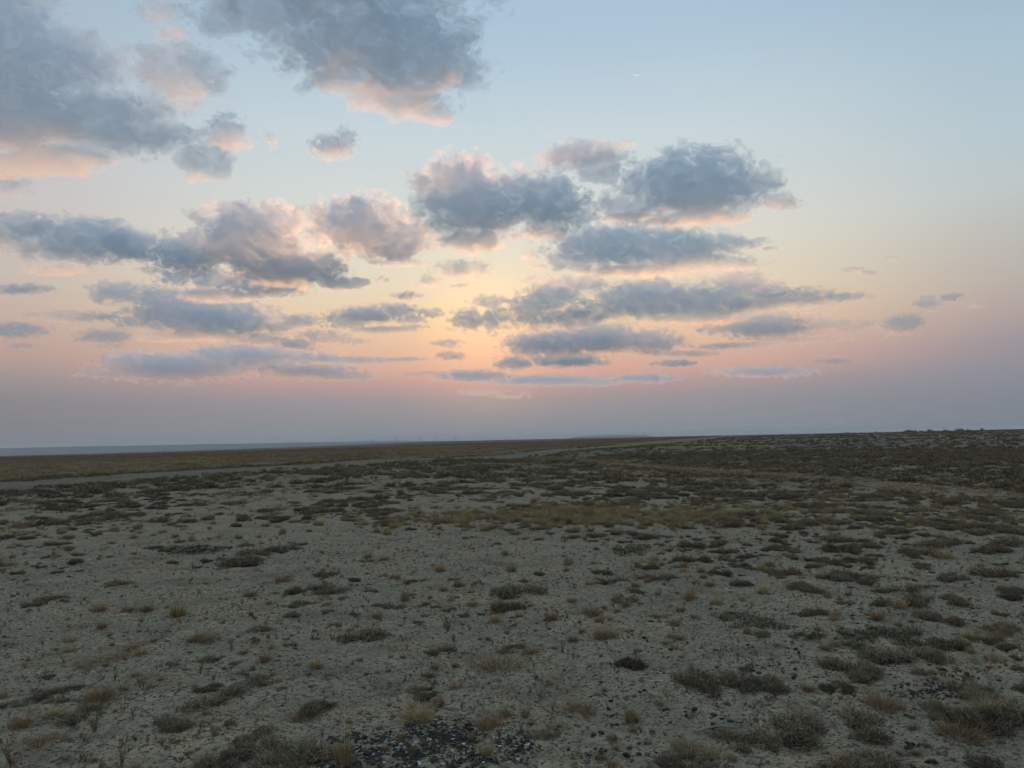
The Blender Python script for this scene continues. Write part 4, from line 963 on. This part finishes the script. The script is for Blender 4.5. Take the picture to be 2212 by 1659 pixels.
# each cloud: label, soft ellipsoids (x, y, half width, half height in the 2212 px picture), thickness
CLOUDS = [
 ('huge blue-grey cloud running off the top edge, its lower left flank glowing', [(750, -50, 270, 78), (630, 25, 130, 46), (750, 80, 135, 66), (850, 95, 130, 86), (955, 135, 52, 44), (840, 178, 92, 40), (885, 210, 52, 20), (540, 45, 66, 24), (710, 150, 56, 26)], 1.3),
 ('broad mauve cloud filling the upper left corner with a sunlit round lobe', [(30, 40, 100, 66), (55, 125, 125, 62), (160, 150, 70, 44), (45, 220, 130, 62), (180, 228, 110, 38), (325, 158, 70, 50), (240, 265, 100, 28), (347, 308, 50, 34), (80, 298, 105, 26)], 1.2),
 ('faint grey wisp between the two large top clouds', [(350, 30, 34, 16), (370, 65, 26, 12)], 0.35),
 ('small roundish grey cloud floating alone below the sunlit lobe', [(492, 280, 28, 24), (496, 300, 32, 18)], 0.8),
 ('tiny grey puff to the right of the small roundish cloud', [(586, 301, 9, 13)], 0.5),
 ('small slanting grey cloud with a bright upper right tip', [(718, 316, 36, 20), (745, 298, 20, 16)], 0.9),
 ('large dome-shaped blue cloud, farthest right of the big ones', [(1500, 402, 122, 60), (1470, 342, 32, 22), (1512, 345, 40, 24), (1562, 372, 48, 26), (1600, 400, 55, 28), (1660, 432, 36, 20), (1370, 442, 62, 18), (1520, 462, 90, 14), (1400, 400, 50, 30)], 1.0),
 ('thin blue strip tucked under the dome-shaped cloud', [(1352, 470, 44, 8), (1405, 480, 46, 6)], 0.7),
 ('big blue-grey cloud left of the dome with a ragged upper arm', [(1000, 400, 80, 52), (1030, 450, 105, 46), (1120, 415, 60, 40), (1184, 440, 80, 52), (1240, 465, 40, 20), (1251, 342, 82, 26), (1288, 368, 42, 30), (1032, 512, 68, 26)], 1.5),
 ('ragged glowing shreds at the left edge of the big central cloud', [(910, 398, 20, 12), (932, 438, 18, 26), (903, 466, 22, 11), (930, 492, 22, 16), (905, 430, 16, 14)], 0.45),
 ('small pinkish cloud scrap in the gap below the big central cloud', [(1165, 503, 32, 12)], 0.7),
 ('long flat blue cloud directly under the dome, forked at its right end', [(1330, 532, 115, 40), (1450, 540, 105, 40), (1555, 522, 62, 12), (1555, 567, 60, 13), (1240, 562, 45, 20), (1370, 582, 110, 13)], 1.0),
 ('small grey fleck just off the fork of the flat blue cloud', [(1614, 533, 22, 5)], 0.5),
 ('smaller grey fleck farther right of the forked cloud', [(1668, 537, 16, 4)], 0.5),
 ('wide blue-grey cloud, lower right of the forked one, rising to the right', [(1400, 645, 105, 36), (1310, 668, 55, 20), (1500, 652, 110, 34), (1588, 620, 68, 30), (1500, 686, 90, 10), (1640, 640, 30, 10)], 1.0),
 ('bulky grey cloud beside the bright yellow gap', [(1150, 670, 44, 40), (1190, 640, 60, 32), (1256, 612, 48, 15), (1225, 688, 66, 20), (1152, 608, 24, 12)], 1.0),
 ('long smooth grey cloud below the bulky one with a rosy underside', [(1190, 742, 80, 26), (1290, 730, 90, 27), (1395, 736, 66, 22)], 1.6),
 ('pink-lit cloud with a billowed top above the pointed grey one', [(1713, 643, 62, 17), (1650, 658, 50, 12), (1760, 637, 24, 8)], 0.55),
 ('pointed grey cloud at right with a pink streak beneath', [(1660, 703, 76, 24), (1805, 702, 55, 10), (1750, 698, 30, 14), (1553, 712, 26, 10)], 0.8),
 ('long bank of mauve cloud across the left middle with two humps', [(333, 527, 44, 26), (432, 544, 72, 36), (562, 484, 88, 36), (540, 531, 105, 40), (625, 574, 95, 33), (722, 606, 55, 12), (765, 488, 92, 52), (832, 526, 70, 32)], 2.6),
 ('bright broken fringe at the right end of the mauve bank', [(900, 500, 28, 18), (888, 528, 26, 12), (858, 566, 46, 8)], 0.45),
 ('rounded mauve cloud left of the long bank, rim lit on its right', [(180, 524, 84, 36), (215, 515, 50, 28), (142, 574, 40, 9), (288, 577, 18, 7)], 0.9),
 ('mauve cloud cut by the left edge with a pink right tip', [(35, 488, 52, 17), (0, 508, 32, 28)], 0.8),
 ('small faint grey cloud at the left edge under the mauve corner cloud', [(14, 402, 28, 16)], 0.5),
 ('small lumpy cloud with a white top under the long bank', [(392, 600, 30, 13), (460, 605, 38, 18), (452, 635, 48, 12)], 1.2),
 ('small mauve cloud with a peach underside, right of the lumpy one', [(576, 617, 62, 20), (536, 637, 30, 9)], 1.3),
 ('large low mauve cloud with a stepped left side', [(296, 637, 46, 18), (362, 645, 56, 20), (395, 676, 80, 30), (475, 688, 90, 28), (570, 694, 55, 17), (362, 722, 46, 9), (432, 714, 66, 15)], 1.3),
 ('thin mauve scrap below the right end of the stepped cloud', [(556, 733, 46, 10)], 0.5),
 ('tiny peach puff touching the left edge', [(18, 625, 26, 8)], 0.8),
 ('tiny peach puff a little right of the one touching the left edge', [(70, 625, 27, 8)], 0.8),
 ('small pink-bottomed cloud at the left edge', [(36, 713, 40, 12)], 0.9),
 ('faint pink speck low at the left edge', [(45, 747, 20, 4)], 0.25),
 ('thin grey dash of cloud near the left edge', [(162, 684, 54, 8)], 0.7),
 ('tiny grey fleck left of the grey dash', [(72, 682, 16, 5)], 0.5),
 ('tiny grey fleck right of the grey dash', [(235, 685, 14, 5)], 0.5),
 ('small grey scrap under the left step of the stepped cloud', [(270, 698, 20, 9), (293, 697, 20, 6)], 0.5),
 ('thin ragged grey cloud below the grey dash', [(240, 727, 42, 11), (245, 747, 24, 5), (292, 738, 13, 5)], 0.5),
 ('long low grey cloud bank with pink underside over the horizon haze', [(324, 780, 56, 16), (405, 793, 105, 22), (517, 772, 95, 20), (625, 772, 58, 11), (280, 805, 46, 7)], 1.5),
 ('flat grey-pink cloud strip right of the low bank', [(675, 802, 85, 12), (765, 779, 76, 6), (743, 811, 58, 8)], 1.1),
 ('mauve cloud with a glowing yellow underside near the centre', [(790, 680, 58, 15), (850, 672, 46, 13), (884, 690, 30, 9)], 1.2),
 ('small peach-rimmed cloud below the right end of the long bank', [(697, 727, 42, 13)], 1.0),
 ('little peach-rimmed scrap right of the stepped cloud', [(652, 693, 28, 12)], 1.0),
 ('sunlit shredded cloud around the bright yellow gap', [(1018, 692, 40, 22), (1066, 690, 28, 28), (1058, 650, 36, 12), (930, 675, 24, 9)], 0.9),
 ('small grey cloud with a gold edge above the yellow gap', [(1000, 582, 48, 16)], 0.65),
 ('tiny grey sliver under the gold-edged cloud', [(995, 618, 16, 6)], 0.5),
 ('little grey scrap left of the gold-edged cloud', [(928, 608, 22, 12)], 0.5),
 ('small grey fleck above the bulky grey cloud', [(1145, 550, 15, 10)], 0.5),
 ('flat grey sliver just over the bulky grey cloud', [(1160, 576, 18, 5)], 0.5),
 ('small round pink cloud alone at far right', [(1940, 704, 22, 16), (1957, 697, 22, 16)], 0.8),
 ('small cream-lit puff up and right of the round pink cloud', [(2005, 656, 17, 12)], 0.7),
 ('smaller cream-lit puff, the farther of the cream pair', [(2049, 643, 16, 7)], 0.7),
 ('tiny pink streak farthest right', [(2109, 661, 12, 4)], 0.35),
 ('wispy dark fleck right of the pink-lit cloud', [(1835, 642, 34, 8)], 0.5),
 ('small dark wisp high at right, left of its twin', [(1845, 583, 19, 7)], 0.4),
 ('small dark wisp high at right, lower of its pair', [(1881, 592, 14, 6)], 0.4),
 ('tiny dark wisp highest at right', [(1935, 559, 12, 4)], 0.4),
 ('long thin grey cloud low at right over the haze', [(1647, 803, 76, 9)], 1.2),
 ('faint short grey line low at right', [(1803, 781, 30, 4)], 0.4),
 ('small grey almond-shaped cloud low right of centre', [(1455, 785, 34, 6)], 1.2),
 ('thin grey cloud just above the haze, right of centre', [(1395, 817, 50, 8)], 1.5),
 ('low grey cloud with a pink rim under the long smooth cloud', [(1113, 785, 36, 12), (1221, 779, 66, 11)], 1.5),
 ('small dark cloud low at centre', [(972, 769, 26, 9)], 0.55),
 ('little glowing scrap over the small dark cloud', [(969, 742, 28, 8)], 0.4),
 ('low grey cloud with a red-lit underside at centre', [(1017, 812, 64, 10)], 1.3),
 ('long dim cloud layer lying on the haze at centre', [(1185, 822, 105, 9), (1275, 825, 60, 8)], 1.0),
 ('red glowing ripples of cloud closest to the sun', [(1040, 848, 44, 5), (1098, 857, 36, 4), (1135, 851, 14, 5)], 0.22),
 ('pink ragged streak right under the pointed grey cloud', [(1725, 734, 80, 5)], 0.35),
 ('pink ragged streak below the left end of the pointed cloud', [(1617, 746, 66, 6)], 0.35),
 ('rosy ragged streak right of the long smooth cloud', [(1470, 764, 60, 6), (1540, 750, 40, 5)], 0.35),
 ('small glowing scrap left of the yellow-bottomed cloud', [(742, 700, 34, 8), (722, 690, 20, 8)], 0.9),
 ('ragged peach scrap low between the stepped cloud and the centre', [(640, 742, 32, 9), (668, 752, 20, 5)], 0.9),
 ('thin golden thread of cloud under the yellow-bottomed cloud', [(830, 712, 56, 6), (890, 706, 24, 5)], 0.8),
 ('small golden-rimmed puff between the long bank and the centre', [(882, 640, 26, 8)], 0.9),
 ('little dark scrap right of the small peach-rimmed cloud', [(762, 738, 26, 7)], 0.5),
 ('small pale scrap under the right end of the long bank', [(826, 604, 16, 6)], 0.4),
 ('faint short cloud line low between the low bank and the centre', [(880, 776, 30, 4)], 0.6),
 ('thin pink thread of cloud low left of the centre', [(905, 808, 40, 5)], 0.4),
 ('tiny dark puff above the dome-shaped cloud', [(1350, 310, 18, 6)], 0.5),
]
for lab, pf, th in CLOUDS: make_cloud(lab, pf, th)
print('CTRI', CTRI)
HAZE = 8.0e-5
# ------------------------------------------------------------------ the air near the ground
bm = bmesh.new(); bmesh.ops.create_cube(bm, size=1.0)
hm = bpy.data.meshes.new('haze'); bm.to_mesh(hm); bm.free()
hz = link(bpy.data.objects.new('haze', hm)); hz.scale = (46000, 46000, 330); hz.location = (0, 0, -90)
m = bpy.data.materials.new('air'); m.use_nodes = True; t = NT(m.node_tree)
pv = t.n('ShaderNodeVolumePrincipled'); pv.inputs['Color'].default_value = (0.90, 0.95, 1.0, 1); pv.inputs['Density'].default_value = HAZE
t.l(pv.outputs[0], t.n('ShaderNodeOutputMaterial').inputs['Volume']); hm.materials.append(m)
tag(hz, 'thin dusty air over the steppe', 'haze', kind='stuff')
